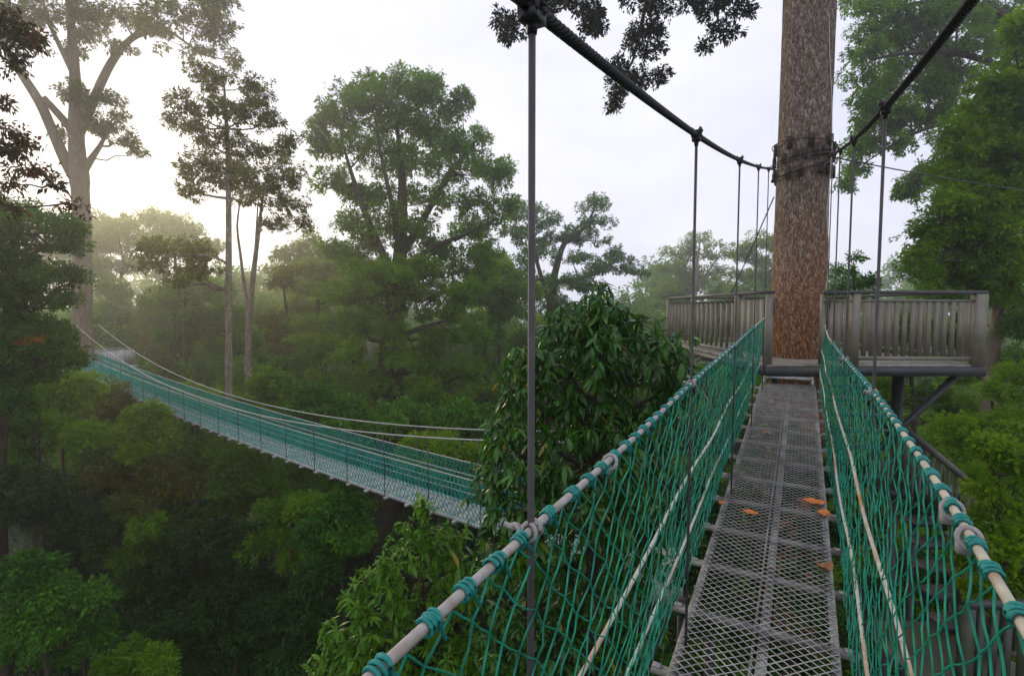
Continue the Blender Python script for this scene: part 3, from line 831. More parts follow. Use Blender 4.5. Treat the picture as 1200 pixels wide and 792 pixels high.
# ------------------------------------------------------------------ the far bridge
def make_far_bridge():
    fz = fit([(0, -2.92), (.2, -3.26), (.43, -3.49), (.68, -3.60), (1, -3.68), (1.14, -3.62)], 2)
    def B(t, l, h): return np.array([-19.9 + 19.1 * t + l * .617, 24 - 15 * t + l * .786, EYE + float(fz(t)) + h])
    T1 = 1.13
    fb = empty('rope_bridge', B(.5, 0, 0), 'further rope bridge sagging from the tall pale tree through the forest gap', 'rope bridge')
    hw = .30
    b = MB(); n = 60
    for k in range(n):
        t0, t1 = k / n * T1, (k + .93) / n * T1
        p, q = B(t0, 0, 0), B(t1, 0, 0)
        b.bar(p, q, hw * 2, .018)
    b.build('walkway_grating', M['deck_far'], fb)
    for s in (-1, 1):
        b = MB()
        for k in range(n):
            b.bar(B(k / n * T1, s * (hw + .02), -.02), B((k + 1) / n * T1, s * (hw + .02), -.02), .022, .07)
        b.build('edge_beam', M['deck_far'], fb)
    for k in range(1, 44):
        t = k / 44 * T1
        b = MB(); b.bar(B(t, -hw - .12, -.05), B(t, hw + .12, -.05), .05, .05); b.build('crossbeam', M['steel'], fb)
    cab = lambda t: .86 + 3.45 * (t - .6) ** 2
    for s in (-1, 1):
        ln = np.linspace(0, T1, 70)
        for h, r, m, name in ((None, .014, 'cable_far', 'main_cable'), (.76, .010, 'rope', 'handrail'), (.52, .009, 'rope', 'side_rope'), (.28, .009, 'rope', 'side_rope')):
            pts = [B(t, s * (hw + .06 + (.05 if h is None else 0)), cab(t) if h is None else h) for t in ln]
            b = MB(); b.tube(pts, r, 6); b.build(name, M[m], fb, smooth=True)
        for k in range(1, 22):
            t = k / 22 * T1
            b = MB(); b.tube([B(t, s * (hw + .11), cab(t)), B(t, s * (hw + .10), -.06)], .008, 5); b.build('hanger_rod', M['rod'], fb)
        b = MB(); p = .052; L_ = 24.3 * T1; nw = int(L_ / p); nr = 9
        for m in range(nw):
            pts = [B(np.clip((m + .5 * (-1) ** (j + m) + .5) * p / 24.3, 0, T1), s * (hw + .05 + .03 * math.sin(j * .5)), .76 * (1 - j / nr)) + rng.normal(size=3) * .004 for j in range(nr + 1)]
            b.tube(pts, .0088, 3, cap=False)
        b.build('net', M['net_far'], fb)
    # landing on the pale tree
    lp = empty('tree_landing', B(0, 0, -.1), 'small grey boxed landing on the tall pale tree where the further bridge ends', 'landing')
    p = B(-.02, 0, -.05)
    b = MB(); b.box((p[0] - 1.2, p[1] - .1, p[2] - .12), (p[0] + 1.0, p[1] + 1.9, p[2])); b.build('deck', M['deck_far'], lp)
    for a, e in (((p[0] + .62, p[1] + .05), (p[0] + .98, p[1] + 1.8)), ((p[0] - 1.15, p[1] + 1.85), (p[0] + .95, p[1] + 1.85)), ((p[0] - 1.15, p[1]), (p[0] - 1.15, p[1] + 1.8))):
        b = MB(); b.bar((*a, p[2] + .42), (*e, p[2] + .42), .03, .70); b.build('side_panel', M['deck_far'], lp)
        b = MB(); b.bar((*a, p[2] + .85), (*e, p[2] + .85), .06, .05); b.build('handrail', M['paint'], lp)
    # lower landing where it reaches the big trunk
    q = B(T1, 0, -.05)
    ll = empty('lower_landing', (q[0] + .6, q[1], q[2]), 'lower grey landing hidden behind the big-leaved bush', 'landing')
    b = MB(); b.box((q[0] + .02, q[1] - .7, q[2] - .14), (q[0] + 1.0, q[1] + .6, q[2])); b.build('deck', M['boards'], ll)
    for x, y in ((.1, -.6), (.9, -.6), (.1, .5), (.9, .5)):
        b = MB(); b.bar((q[0] + x, q[1] + y, q[2] - .14), (q[0] + x, q[1] + y, float(ground(q[0] + x, q[1] + y)) - .2), .1, .1, up=(0, 1, 0)); b.build('support_post', M['dark_steel'], ll)
make_far_bridge()

# ------------------------------------------------------------------ trees
make_ground()

# the big trunk that carries the platform
def make_big_tree():
    tx, ty = 4.43, 7.93
    gz = float(ground(tx, ty))
    o = empty('platform_tree', (tx, ty, gz - .2), 'massive reddish barked trunk rising through the grey platform', 'tree')
    zs = np.concatenate([np.linspace(gz - .2, EYE - 3, 12), np.linspace(EYE - 2.8, EYE + 8, 60), np.linspace(EYE + 8.5, EYE + 15, 10)])
    n = 48; th = np.arange(n) * 2 * math.pi / n
    v = []
    for z in zs:
        h = z - (EYE - .7)
        r = .388 + .02 * np.exp(-max(h, 0) / .5) + (.25 * max(0, -h - 4) / 8) ** 1.0 - .0035 * max(h, 0) - .022 * min(1, max(h, 0) / 2.5)
        rr = r * (1 + .018 * np.sin(3 * th + z * .5) + .010 * np.sin(7 * th - z * .8) + .008 * np.sin(th * 15 + 1.3 * z) + rng.normal(size=n) * .003)
        v.append(np.stack([tx + rr * np.cos(th) + .012 * math.sin(z * .9), ty + rr * np.sin(th), np.full(n, z)], 1))
    v = np.vstack(v)
    i = np.arange(len(zs) - 1)[:, None]; j = np.arange(n)[None]; j2 = (j + 1) % n
    b = MB(); b.add(v, np.stack([i * n + j, i * n + j2, (i + 1) * n + j2, (i + 1) * n + j], -1).reshape(-1, 4))
    # bark grain follows heights above the platform: object origin on the platform level
    me = b.build('trunk', M['bark_big'], None, smooth=True)
    off = Vector((tx, ty, EYE - .7))
    me.data.transform(Matrix.Translation(-off)); me.parent = o; me.location = off - Vector(o.location)
    Y = 9.2
    tw = MB(); cr = MB()
    def lb(px, rad): 
        tw.tube(np.array([P(*p) for p in px]), rad, 7)
    top = np.array([tx, ty, EYE + 11.5])
    lb([(1010, -760, 8.1), (960, -420, 8.4), (860, -200, 8.8), (770, -60, 9.2), (756, 10, 9.2), (742, 70, 9.3), (725, 105, 9.3)], [.16, .14, .10, .06, .035, .022, .012])
    lb([(860, -200, 8.8), (850, -80, 9.0), (838, 0, 9.1), (842, 30, 9.1)], [.07, .04, .025, .01])
    lb([(770, -60, 9.2), (690, -40, 9.2), (660, 10, 9.2), (610, 20, 9.2)], [.05, .035, .02, .01])
    for c in [(593, 28, 20, 20), (603, 42, 14, 12), (632, 12, 20, 18), (655, 2, 22, 14), (690, 20, 22, 20), (700, 35, 14, 14), (680, -6, 30, 14), (760, 40, 24, 20), (752, 60, 22, 14), (742, 92, 26, 16), (724, 82, 14, 12), (714, 126, 13, 13), (770, 92, 14, 10), (722, 110, 12, 10),
              (800, 8, 26, 12), (835, 12, 28, 20), (850, 38, 18, 16), (828, 55, 8, 10), (765, 4, 20, 10), (735, -2, 16, 8), (790, -14, 40, 14), (860, -8, 26, 16), (870, 15, 12, 14)]:
        k = Y / F
        fill_clump(cr, tw, P(c[0], c[1], Y + rng.uniform(-.2, .2)), c[2] * k, c[3] * k, .12, .062, 1.15, .8, .006, .15)
    tw.build('bough', M['bark_dark'], o, smooth=True)
    cr.build('crown', M['leaf_grey'], o)
make_big_tree()

# --- the tall pale tree at far left
tree('emergent_tree', 'tallest tree on the left with a pale forked trunk and thin spreading crown', 25,
     [(55, 22, 42, 26), (22, 42, 38, 24), (100, 38, 22, 22), (85, 60, 14, 14), (105, 18, 26, 20), (145, 22, 45, 22), (180, 38, 35, 14), (212, 22, 42, 24), (245, 12, 35, 22), (252, 45, 28, 22), (272, 68, 10, 16), (232, 62, 20, 8), (262, 30, 18, 18), (60, -25, 70, 30), (150, -25, 60, 28), (225, -15, 40, 18), (-20, 20, 40, 40),
      (100, 112, 24, 14), (122, 120, 22, 18), (132, 145, 24, 18), (148, 165, 16, 13), (112, 150, 18, 12), (80, 112, 14, 12), (75, 160, 12, 12), (165, 178, 6, 6), (140, 60, 14, 10)],
     .15, 'leaf_olive', 'bark_pale', [(98, 430), (97, 380), (97, 300), (95, 240), (93, 205), (90, 175), (89, 140), (88, 90), (84, 40), (80, -10), (80, -50)],
     [10, 9.5, 9, 8.7, 9.5, 8, 7, 5.5, 4.2, 3, 2],
     [([(92, 215, 0), (78, 192, 0), (62, 155, -.3), (48, 122, -.5), (22, 82, -.8), (2, 50, -1), (-15, 10, -1)], [7, 6, 5.2, 5, 4.2, 3.4, 2]),
      ([(90, 160, 0), (72, 138, 0), (50, 114, -.5)], [5, 4.2, 3.5]),
      ([(91, 160, 0), (106, 128, .3), (118, 98, .5), (130, 74, .7), (146, 52, .9), (160, 42, 1), (195, 34, 1), (215, 48, 1), (235, 64, 1), (262, 70, 1)], [5.5, 4.8, 4.5, 4.2, 3.6, 2.6, 1.8, 1.4, 1.0, .6]),
      ([(128, 76, .7), (146, 50, .8), (160, 38, .8)], [2.6, 2, 1.5]),
      ([(87, 90, 0), (72, 58, -.3), (58, 30, -.5), (50, 0, -.6)], [3, 2.6, 2, 1.4]),
      ([(95, 205, 0), (108, 185, .4), (117, 172, .5), (128, 150, .6)], [5, 3.5, 2.5, 1.2])],
     sub=.42, cover=.72, flat=.5, hang=.2, maxleaf=5000)

tree('slender_tree', 'slender straight tree with a clear pale stem behind the further bridge', 17,
     [(216, 128, 22, 18), (205, 145, 12, 10), (232, 150, 18, 14), (240, 100, 16, 14), (258, 92, 12, 9), (230, 85, 8, 6), (300, 100, 18, 9), (310, 120, 14, 10), (288, 138, 30, 20), (318, 148, 18, 13), (262, 128, 18, 16), (248, 170, 16, 14), (270, 165, 16, 14), (240, 195, 24, 16), (224, 225, 12, 12), (255, 215, 24, 18), (228, 202, 12, 12), (298, 178, 24, 15), (340, 170, 12, 12),
      (205, 292, 40, 16), (188, 312, 28, 16), (228, 318, 26, 16), (178, 290, 18, 12), (240, 298, 16, 12), (210, 330, 20, 8)],
     .095, 'leaf_olive', 'bark_thin', [(268, 500), (268, 420), (268, 340), (268, 250), (267, 180), (264, 120), (262, 92)], [4.2, 3.9, 3.6, 3.2, 2.6, 1.6, .8],
     [([(268, 310, 0), (250, 300, -.2), (225, 298, -.4), (195, 300, -.6)], [1.6, 1.3, 1, .6])], sub=.30, cover=.95, maxleaf=6000, flat=.95, hang=.1)

tree('forked_tree', 'thin forked tree leaning right just beyond the slender straight one', 21,
     [(300, 208, 32, 16), (318, 222, 28, 16), (285, 222, 18, 12), (340, 240, 22, 14), (328, 196, 22, 14), (345, 215, 12, 12), (300, 238, 22, 12), (350, 262, 14, 10), (280, 200, 14, 10), (335, 180, 14, 8), (318, 262, 16, 10)],
     .11, 'leaf_olive', 'bark_thin', [(291, 445), (291, 400), (293, 360), (297, 320), (302, 280), (306, 245), (310, 215)], [4.2, 4, 3.6, 3, 2.4, 1.6, .8],
     [([(292, 370, 0), (286, 335, .2), (282, 300, .3), (277, 265, .4), (283, 225, .4)], [2.4, 2, 1.6, 1.2, .6]), ([(297, 320, 0), (300, 280, -.3), (302, 240, -.4)], [1.6, 1.2, .7])],
     sub=.36, cover=1.0, maxleaf=6000, flat=.95, hang=.1)

tree('broad_tree', 'biggest bushy tree in the middle with a tall rounded crown against the sky', 28,
     [(436, 128, 42, 28), (492, 122, 42, 28), (465, 150, 45, 30), (402, 148, 30, 22), (384, 178, 20, 22), (425, 182, 40, 28), (512, 160, 42, 30), (545, 178, 30, 26), (470, 195, 50, 34), (535, 205, 38, 28), (565, 198, 22, 20), (585, 210, 12, 12), (432, 98, 8, 10), (470, 94, 8, 11), (508, 93, 9, 11), (540, 118, 10, 10), (562, 160, 10, 12), (596, 240, 12, 10), (388, 128, 10, 9), (372, 162, 9, 9), (592, 200, 8, 9), (410, 108, 9, 9), (400, 218, 32, 26), (430, 235, 34, 26), (505, 235, 45, 30), (560, 238, 28, 24), (382, 150, 14, 14), (450, 102, 14, 12), (505, 105, 16, 10), (480, 108, 16, 10), (415, 120, 16, 12), (528, 132, 18, 14),
      (475, 270, 48, 30), (545, 275, 34, 24), (408, 262, 26, 20), (515, 298, 40, 28), (440, 288, 38, 26), (575, 262, 18, 14), (420, 312, 34, 22), (395, 295, 22, 18), (480, 320, 44, 24, -1), (540, 318, 36, 22), (565, 300, 24, 18), (450, 345, 40, 22, -1), (510, 348, 40, 22, -1), (405, 345, 30, 20)],
     .17, 'leaf_mid', 'bark_dark', [(462, 520), (462, 420), (466, 340), (470, 280), (472, 220), (468, 170), (464, 140)], [11, 10, 9, 7.5, 5, 3, 1.5],
     [([(466, 330, 0), (440, 280, -.5), (420, 230, -1), (405, 180, -1)], [5, 4, 3, 1.5]), ([(470, 300, 0), (500, 250, .5), (525, 205, .6), (545, 180, .8)], [5, 4, 3, 1.5]), ([(470, 310, 0), (462, 250, -1.2), (448, 190, -1.5), (440, 140, -1.5)], [4, 3, 2, 1]),
      ([(468, 320, 0), (505, 290, -.6), (545, 275, -.8), (570, 262, -1)], [4, 3, 2, 1]), ([(418, 250, -1.2), (421, 330, -1.3), (417, 420, -1.2)], [.5, .45, .4]), ([(528, 260, -1), (531, 350, -1), (526, 450, -1)], [.5, .45, .4]), ([(505, 250, -1), (502, 330, -1.1), (507, 400, -1)], [.4, .4, .35])],
     sub=.56, cover=1.15, maxleaf=8000, flat=.9, hang=.12)

tree('vine_covered_tree', 'vine covered column of foliage with a dark trunk below the biggest crown', 25,
     [(455, 335, 42, 22), (425, 345, 26, 20), (480, 345, 26, 16), (450, 365, 30, 20), (525, 372, 40, 24), (500, 395, 26, 18), (545, 398, 28, 20), (415, 385, 22, 24), (408, 420, 22, 28), (492, 430, 24, 26), (515, 425, 30, 24), (500, 470, 32, 28), (435, 460, 20, 26), (540, 440, 26, 26), (420, 490, 24, 18), (480, 500, 24, 16), (452, 390, 20, 20, -1.2), (462, 420, 18, 24, -1.2), (450, 455, 20, 24, -1.2), (466, 320, 30, 18, -1), (490, 315, 30, 18), (430, 318, 28, 16), (455, 490, 22, 20, -1.2), (540, 345, 34, 20), (400, 350, 24, 16)],
     .16, 'leaf_mid', 'bark_dark', [(452, 540), (454, 450), (456, 400), (460, 350), (462, 325)], [15, 13, 11, 8, 4], [([(456, 400, 0), (490, 385, -.3), (525, 375, -.5)], [4, 3, 1.5])], sub=.5, cover=1.6)

tree('misty_tree', 'misty grey-green tree right of the biggest crown, one round tuft standing above it', 40,
     [(697, 240, 18, 16), (700, 262, 18, 12), (690, 282, 22, 14), (640, 262, 28, 18), (612, 250, 22, 18), (660, 280, 28, 16), (720, 300, 20, 12), (738, 316, 14, 8), (705, 318, 26, 12), (672, 305, 28, 14), (630, 296, 26, 16), (600, 275, 18, 18), (655, 330, 32, 16), (610, 325, 26, 20), (690, 338, 26, 14), (640, 360, 30, 20), (600, 365, 26, 24), (680, 368, 26, 18), (620, 400, 32, 24), (575, 340, 16, 16)],
     .2, 'leaf_deep', 'bark_dark', [(640, 480), (642, 420), (645, 360), (650, 320), (660, 285), (685, 268), (697, 245)], [7, 6, 5, 4, 3, 2, 1],
     [([(645, 360, 0), (630, 310, 0), (618, 265, 0)], [3, 2.4, 1.2]), ([(650, 330, 0), (690, 325, 0), (725, 305, 0)], [2.4, 1.8, .9])], sub=.7, cover=1.0)

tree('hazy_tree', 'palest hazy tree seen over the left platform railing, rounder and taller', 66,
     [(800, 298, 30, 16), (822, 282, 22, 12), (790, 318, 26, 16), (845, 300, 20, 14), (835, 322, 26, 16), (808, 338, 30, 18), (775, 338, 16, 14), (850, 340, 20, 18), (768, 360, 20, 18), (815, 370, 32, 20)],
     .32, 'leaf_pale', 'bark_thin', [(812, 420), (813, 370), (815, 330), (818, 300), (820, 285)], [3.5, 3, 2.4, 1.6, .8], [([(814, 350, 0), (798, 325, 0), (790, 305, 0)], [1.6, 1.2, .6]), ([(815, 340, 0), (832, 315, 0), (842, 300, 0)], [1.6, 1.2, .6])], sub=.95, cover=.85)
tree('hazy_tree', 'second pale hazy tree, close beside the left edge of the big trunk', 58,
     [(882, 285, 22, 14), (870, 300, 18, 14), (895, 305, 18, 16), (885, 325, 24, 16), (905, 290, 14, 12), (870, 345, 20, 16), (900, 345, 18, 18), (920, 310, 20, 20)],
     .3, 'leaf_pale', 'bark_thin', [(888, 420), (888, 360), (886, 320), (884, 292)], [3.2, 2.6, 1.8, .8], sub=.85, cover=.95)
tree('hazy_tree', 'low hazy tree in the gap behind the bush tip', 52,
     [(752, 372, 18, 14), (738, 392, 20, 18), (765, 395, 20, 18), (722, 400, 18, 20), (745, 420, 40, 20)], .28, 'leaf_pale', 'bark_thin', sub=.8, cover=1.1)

# right-hand trees
tree('drooping_tree', 'tall grey-green tree at upper right with drooping feathery boughs', 20,
     [(1010, 14, 22, 14), (1040, 22, 30, 20), (1024, 48, 30, 16), (1058, 50, 30, 20), (1012, 62, 20, 12), (1040, 78, 30, 16), (1006, 96, 18, 12), (1036, 104, 28, 14), (1012, 122, 24, 12), (1050, 128, 26, 14), (1010, 142, 20, 10), (1080, 30, 34, 26), (1088, 70, 30, 26), (1084, 108, 28, 18), (1072, 142, 28, 14), (1036, 152, 22, 10), (1014, 164, 18, 10), (1046, 172, 22, 9), (1000, 178, 12, 10), (1006, 200, 10, 9), (990, 216, 9, 8), (1072, 216, 18, 9), (1060, 226, 10, 6), (1120, 20, 40, 26), (1130, 60, 34, 26), (1115, 95, 30, 20), (1165, 25, 40, 30), (1190, 55, 30, 30), (1100, 165, 22, 10), (1110, 130, 26, 18), (1120, 190, 24, 16), (1095, 200, 18, 12), (1130, 240, 24, 18), (1105, 90, 30, 20), (1040, -15, 50, 20), (1120, -20, 60, 24)],
     .125, 'leaf_mid', 'bark_dark', [(1262, 420), (1255, 300), (1245, 200), (1235, 100), (1228, 20), (1220, -40)], [14, 13, 12, 10, 8, 5],
     [([(1245, 180, 0), (1190, 150, -.4), (1130, 138, -.6), (1080, 152, -.8), (1048, 168, -.8), (1015, 190, -.8)], [5, 4, 3, 2, 1.2, .6]), ([(1238, 120, 0), (1180, 80, -.5), (1120, 60, -.8), (1060, 62, -1), (1020, 70, -1)], [5, 4, 3, 2, 1]), ([(1230, 60, 0), (1170, 10, 0), (1100, 0, 0), (1040, 10, 0)], [5, 4, 3, 1]), ([(1130, 138, -.6), (1090, 190, -.6), (1072, 215, -.6)], [1.6, 1, .5])],
     sub=.40, cover=1.35, flat=.85, hang=.3, maxleaf=8000)

tree('leafy_tree', 'nearer bright green leafy tree at the right edge above the platform railing', 10.5,
     [(1172, 100, 30, 18), (1196, 92, 20, 24), (1150, 140, 30, 18), (1185, 140, 26, 22), (1128, 178, 24, 13), (1160, 178, 28, 16), (1190, 185, 24, 24), (1120, 205, 20, 11), (1148, 215, 30, 16), (1180, 228, 26, 22), (1112, 240, 26, 12), (1140, 252, 30, 16), (1172, 268, 28, 20), (1096, 270, 24, 11), (1122, 284, 28, 14), (1154, 292, 28, 16), (1190, 300, 20, 28), (1086, 300, 18, 10), (1080, 318, 16, 9), (1108, 322, 24, 10), (1140, 326, 28, 12), (1195, 40, 24, 20), (1175, 340, 26, 20), (1200, 250, 30, 40), (1215, 140, 30, 50), (1165, 125, 34, 24), (1140, 160, 24, 20), (1170, 200, 34, 26), (1130, 225, 30, 16), (1160, 240, 34, 22), (1120, 262, 28, 16), (1150, 275, 34, 18), (1130, 305, 34, 16), (1165, 310, 30, 22), (1185, 120, 24, 26)],
     .085, 'leaf_lime', 'bark_dark', [(1225, 520), (1220, 420), (1215, 320), (1205, 230), (1196, 150), (1190, 90)], [13, 12, 10, 8, 5, 2],
     [([(1212, 300, 0), (1170, 260, -.2), (1125, 240, -.3), (1105, 240, -.3)], [4, 3, 2, 1]), ([(1214, 330, 0), (1170, 312, -.2), (1120, 305, -.3), (1085, 308, -.3)], [4, 3, 2, 1])],
     sub=.30, cover=2.0, flat=.95, hang=.12)

tree('pale_trunk_tree', 'tree with a blotched pale trunk just right of the platform corner', 13,
     [(1180, 352, 26, 18, -.5), (1195, 385, 20, 24, -.5), (1140, 345, 22, 12, .6), (1120, 352, 24, 14, 1), (1210, 360, 30, 30), (1196, 425, 18, 18, -.5), (1140, 375, 18, 16, 1), (1095, 345, 22, 12, 1.5), (1185, 310, 22, 20, -.6), (1172, 335, 22, 14, -.6)], .09, 'leaf_mid', 'bark_pale', [(1152, 560), (1157, 480), (1163, 420), (1170, 370), (1178, 300), (1186, 220), (1190, 150)], [7.5, 7.2, 6.6, 6.2, 5.6, 5, 4], sub=.24, cover=1.4)

def shrub(name, label, Y, clumps, leaf, mat, **kw):
    return tree(name, label, Y, clumps, leaf, mat, bark='bark_dark', cat=kw.pop('cat', 'shrub'), stem='stem', **kw)

shrub('understory_tree', 'bright lime foliage beside the pale blotched trunk on the right', 11,
      [(1192, 440, 22, 16), (1175, 462, 20, 14), (1150, 498, 34, 14), (1120, 512, 26, 12), (1185, 492, 26, 18), (1195, 520, 20, 20), (1165, 520, 26, 14), (1100, 498, 18, 9)], .10, 'leaf_bright', sub=.27, cover=1.7, cat='tree')
shrub('understory_tree', 'deeper green foliage below the lime spray at the right edge', 8.5,
      [(1135, 556, 28, 18), (1175, 560, 30, 20), (1200, 590, 24, 28), (1160, 600, 28, 22), (1120, 590, 18, 16), (1185, 640, 30, 24), (1150, 640, 24, 20), (1205, 690, 24, 30), (1170, 690, 26, 26)], .08, 'leaf_lime', sub=.19, cover=1.3, cat='tree')
shrub('understory_tree', 'leafy sapling showing between the big trunk and the front railing', 12.5,
      [(985, 318, 12, 10), (1000, 300, 8, 6), (1012, 332, 14, 8), (992, 338, 12, 10), (1022, 328, 7, 5), (980, 345, 18, 14), (1005, 355, 18, 12)], .085, 'leaf_deep', sub=.15, cover=.95, cat='tree')
shrub('understory_tree', 'sunny green tree filling the gaps of the platform railing', 15,
      [(1020, 395, 30, 18), (1060, 380, 28, 18), (1095, 390, 28, 20), (1130, 400, 24, 22), (1045, 420, 34, 18), (1090, 430, 34, 20), (985, 410, 18, 22), (1140, 440, 24, 16), (1075, 470, 40, 20), (1020, 460, 30, 20), (1125, 478, 28, 18)], .12, 'leaf_lime', sub=.36, cover=1.6, cat='tree')
shrub('understory_tree', 'green tree behind the left platform railing and trunk edge', 17,
      [(905, 400, 20, 18), (890, 380, 14, 14), (870, 410, 26, 18), (835, 410, 26, 16), (800, 412, 24, 18), (905, 350, 8, 10), (850, 440, 60, 20)], .12, 'leaf_mid', sub=.3, cover=1.2, cat='tree')
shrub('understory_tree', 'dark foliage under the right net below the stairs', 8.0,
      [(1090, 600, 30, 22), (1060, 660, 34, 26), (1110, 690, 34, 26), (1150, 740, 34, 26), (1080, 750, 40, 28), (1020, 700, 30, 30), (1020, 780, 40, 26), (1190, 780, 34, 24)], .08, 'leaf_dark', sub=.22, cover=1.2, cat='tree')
shrub('understory_tree', 'sunlit yellow-green foliage right of the stairs near the right edge', 4.9,
      [(1150, 520, 22, 14), (1175, 535, 26, 16), (1205, 545, 24, 20), (1152, 575, 20, 18), (1185, 590, 28, 18), (1148, 615, 20, 18), (1140, 655, 24, 20), (1200, 630, 26, 20), (1170, 640, 28, 18), (1185, 680, 28, 20), (1150, 695, 26, 18)], .06, 'leaf_lime', sub=.12, cover=1.5, hang=.3, cat='tree')
shrub('understory_tree', 'deep green foliage filling the bottom right corner behind the net', 6.5,
      [(1200, 700, 30, 26), (1170, 680, 30, 20), (1190, 750, 34, 28), (1150, 730, 30, 22), (1215, 790, 34, 24), (1160, 785, 34, 22), (1130, 770, 26, 20)], .075, 'leaf_mid', sub=.15, cover=1.3, cat='tree')
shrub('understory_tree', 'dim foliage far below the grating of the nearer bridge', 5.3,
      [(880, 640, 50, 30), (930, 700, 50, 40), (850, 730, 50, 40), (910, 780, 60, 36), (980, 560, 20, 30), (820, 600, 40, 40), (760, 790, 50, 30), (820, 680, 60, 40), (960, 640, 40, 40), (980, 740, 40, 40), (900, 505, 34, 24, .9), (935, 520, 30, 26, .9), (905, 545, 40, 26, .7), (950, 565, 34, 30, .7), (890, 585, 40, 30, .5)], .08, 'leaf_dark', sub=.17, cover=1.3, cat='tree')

# ------- hazy back row beyond the further bridge
back = [
    ('backlit hazy crown right of the pale emergent trunk', 48, [(140, 268, 26, 16), (165, 285, 28, 18), (125, 292, 20, 18), (150, 312, 34, 18), (118, 320, 14, 18)], 'leaf_pale'),
    ('sunlit hazy crown showing above the brown-leaved low bough', 54, [(195, 262, 26, 14), (215, 275, 26, 14), (180, 275, 16, 12), (232, 292, 22, 14), (205, 292, 30, 16)], 'leaf_pale'),
    ('shaded hazy tree directly above the left end of the further bridge', 40, [(140, 345, 26, 20), (120, 365, 22, 22), (160, 370, 30, 22), (140, 400, 30, 22), (118, 400, 14, 20), (175, 405, 26, 20)], 'leaf_mid'),
    ('brownish tree under the low bough of the slender tree', 38, [(205, 355, 34, 20), (185, 378, 26, 20), (228, 378, 30, 20), (205, 405, 40, 22), (240, 405, 22, 20), (212, 435, 40, 18)], 'leaf_olive'),
    ('dusky tree between the two thin stems left of centre', 34, [(250, 345, 20, 20), (270, 370, 24, 22), (245, 385, 20, 20), (265, 410, 26, 22), (310, 400, 24, 24), (285, 440, 34, 20)], 'leaf_mid'),
    ('yellowish feathery tree left of the biggest crown', 36, [(365, 318, 26, 16), (385, 335, 26, 18), (352, 340, 18, 16), (345, 365, 26, 20), (380, 368, 28, 20), (400, 345, 18, 16), (405, 300, 16, 14)], 'leaf_pale'),
    ('hazy sapling with bare stems near the bright sky gap', 30, [(330, 330, 12, 10), (345, 318, 10, 8), (325, 395, 20, 18), (345, 410, 24, 18), (318, 375, 14, 12)], 'leaf_olive'),
    ('round mid green tree below the sky gap at left of centre', 27, [(355, 425, 30, 18), (385, 410, 26, 20), (335, 440, 26, 14), (370, 450, 34, 16), (400, 450, 22, 18)], 'leaf_mid'),
    ('tall narrow tree just right of the vine covered column', 34, [(570, 400, 22, 24), (560, 430, 24, 24), (585, 440, 24, 26), (565, 470, 28, 22), (590, 370, 18, 20), (560, 350, 14, 20)], 'leaf_deep'),
    ('hazy pale tree glimpsed between the broad tree and the misty one', 60, [(585, 315, 18, 16), (570, 330, 18, 14), (600, 340, 20, 16), (580, 355, 26, 16)], 'leaf_pale'),
    ('rounded hazy green crown directly left of the slender stem', 31, [(225, 330, 22, 16), (205, 345, 24, 16), (245, 350, 22, 18), (190, 362, 20, 16), (225, 370, 30, 18), (215, 395, 34, 18)], 'leaf_mid'),
    ('tall hazy crown filling the gap right of the forked tree', 44, [(345, 300, 18, 14), (360, 288, 16, 12), (330, 318, 18, 14), (375, 305, 18, 16), (350, 330, 28, 18), (395, 318, 18, 18)], 'leaf_pale'),
    ('fresh green crown low between forked tree and biggest tree', 29, [(385, 385, 26, 20), (405, 372, 18, 16), (365, 400, 24, 18), (395, 412, 30, 18), (352, 380, 16, 14)], 'leaf_lime'),
    ('faint far crown behind the pale emergent trunk', 56, [(112, 262, 14, 12), (100, 285, 18, 16), (120, 280, 18, 16), (70, 300, 30, 20), (110, 310, 26, 18)], 'leaf_pale'),
    ('fresh green hazy crown just left of the misty tree', 33, [(575, 300, 16, 14), (590, 318, 20, 16), (565, 325, 18, 16), (582, 345, 26, 18), (610, 345, 20, 16)], 'leaf_mid'),
    ('hazy crown under the misty tree beside the tall hanger rod', 35, [(640, 390, 26, 20), (670, 398, 26, 20), (612, 405, 24, 20), (650, 420, 34, 20), (700, 405, 22, 18)], 'leaf_mid'),
    ('broad hazy crown straight behind the sky gap', 62, [(300, 350, 24, 14), (325, 358, 24, 14), (345, 362, 24, 14), (310, 372, 34, 16), (280, 352, 16, 14)], 'leaf_pale'),
    ('dark tree standing behind the big-leaved bush', 24, [(620, 440, 40, 30), (660, 420, 40, 30), (640, 480, 50, 30), (700, 440, 40, 30), (600, 490, 30, 26)], 'leaf_deep'),
]
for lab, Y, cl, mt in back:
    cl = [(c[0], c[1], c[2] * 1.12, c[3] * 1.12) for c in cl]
    tree('forest_tree', lab, Y, cl, .0058 * Y, mt, 'bark_dark', sub=.017 * Y, cover=1.5, cat='tree', group='trees of the hazy back row')

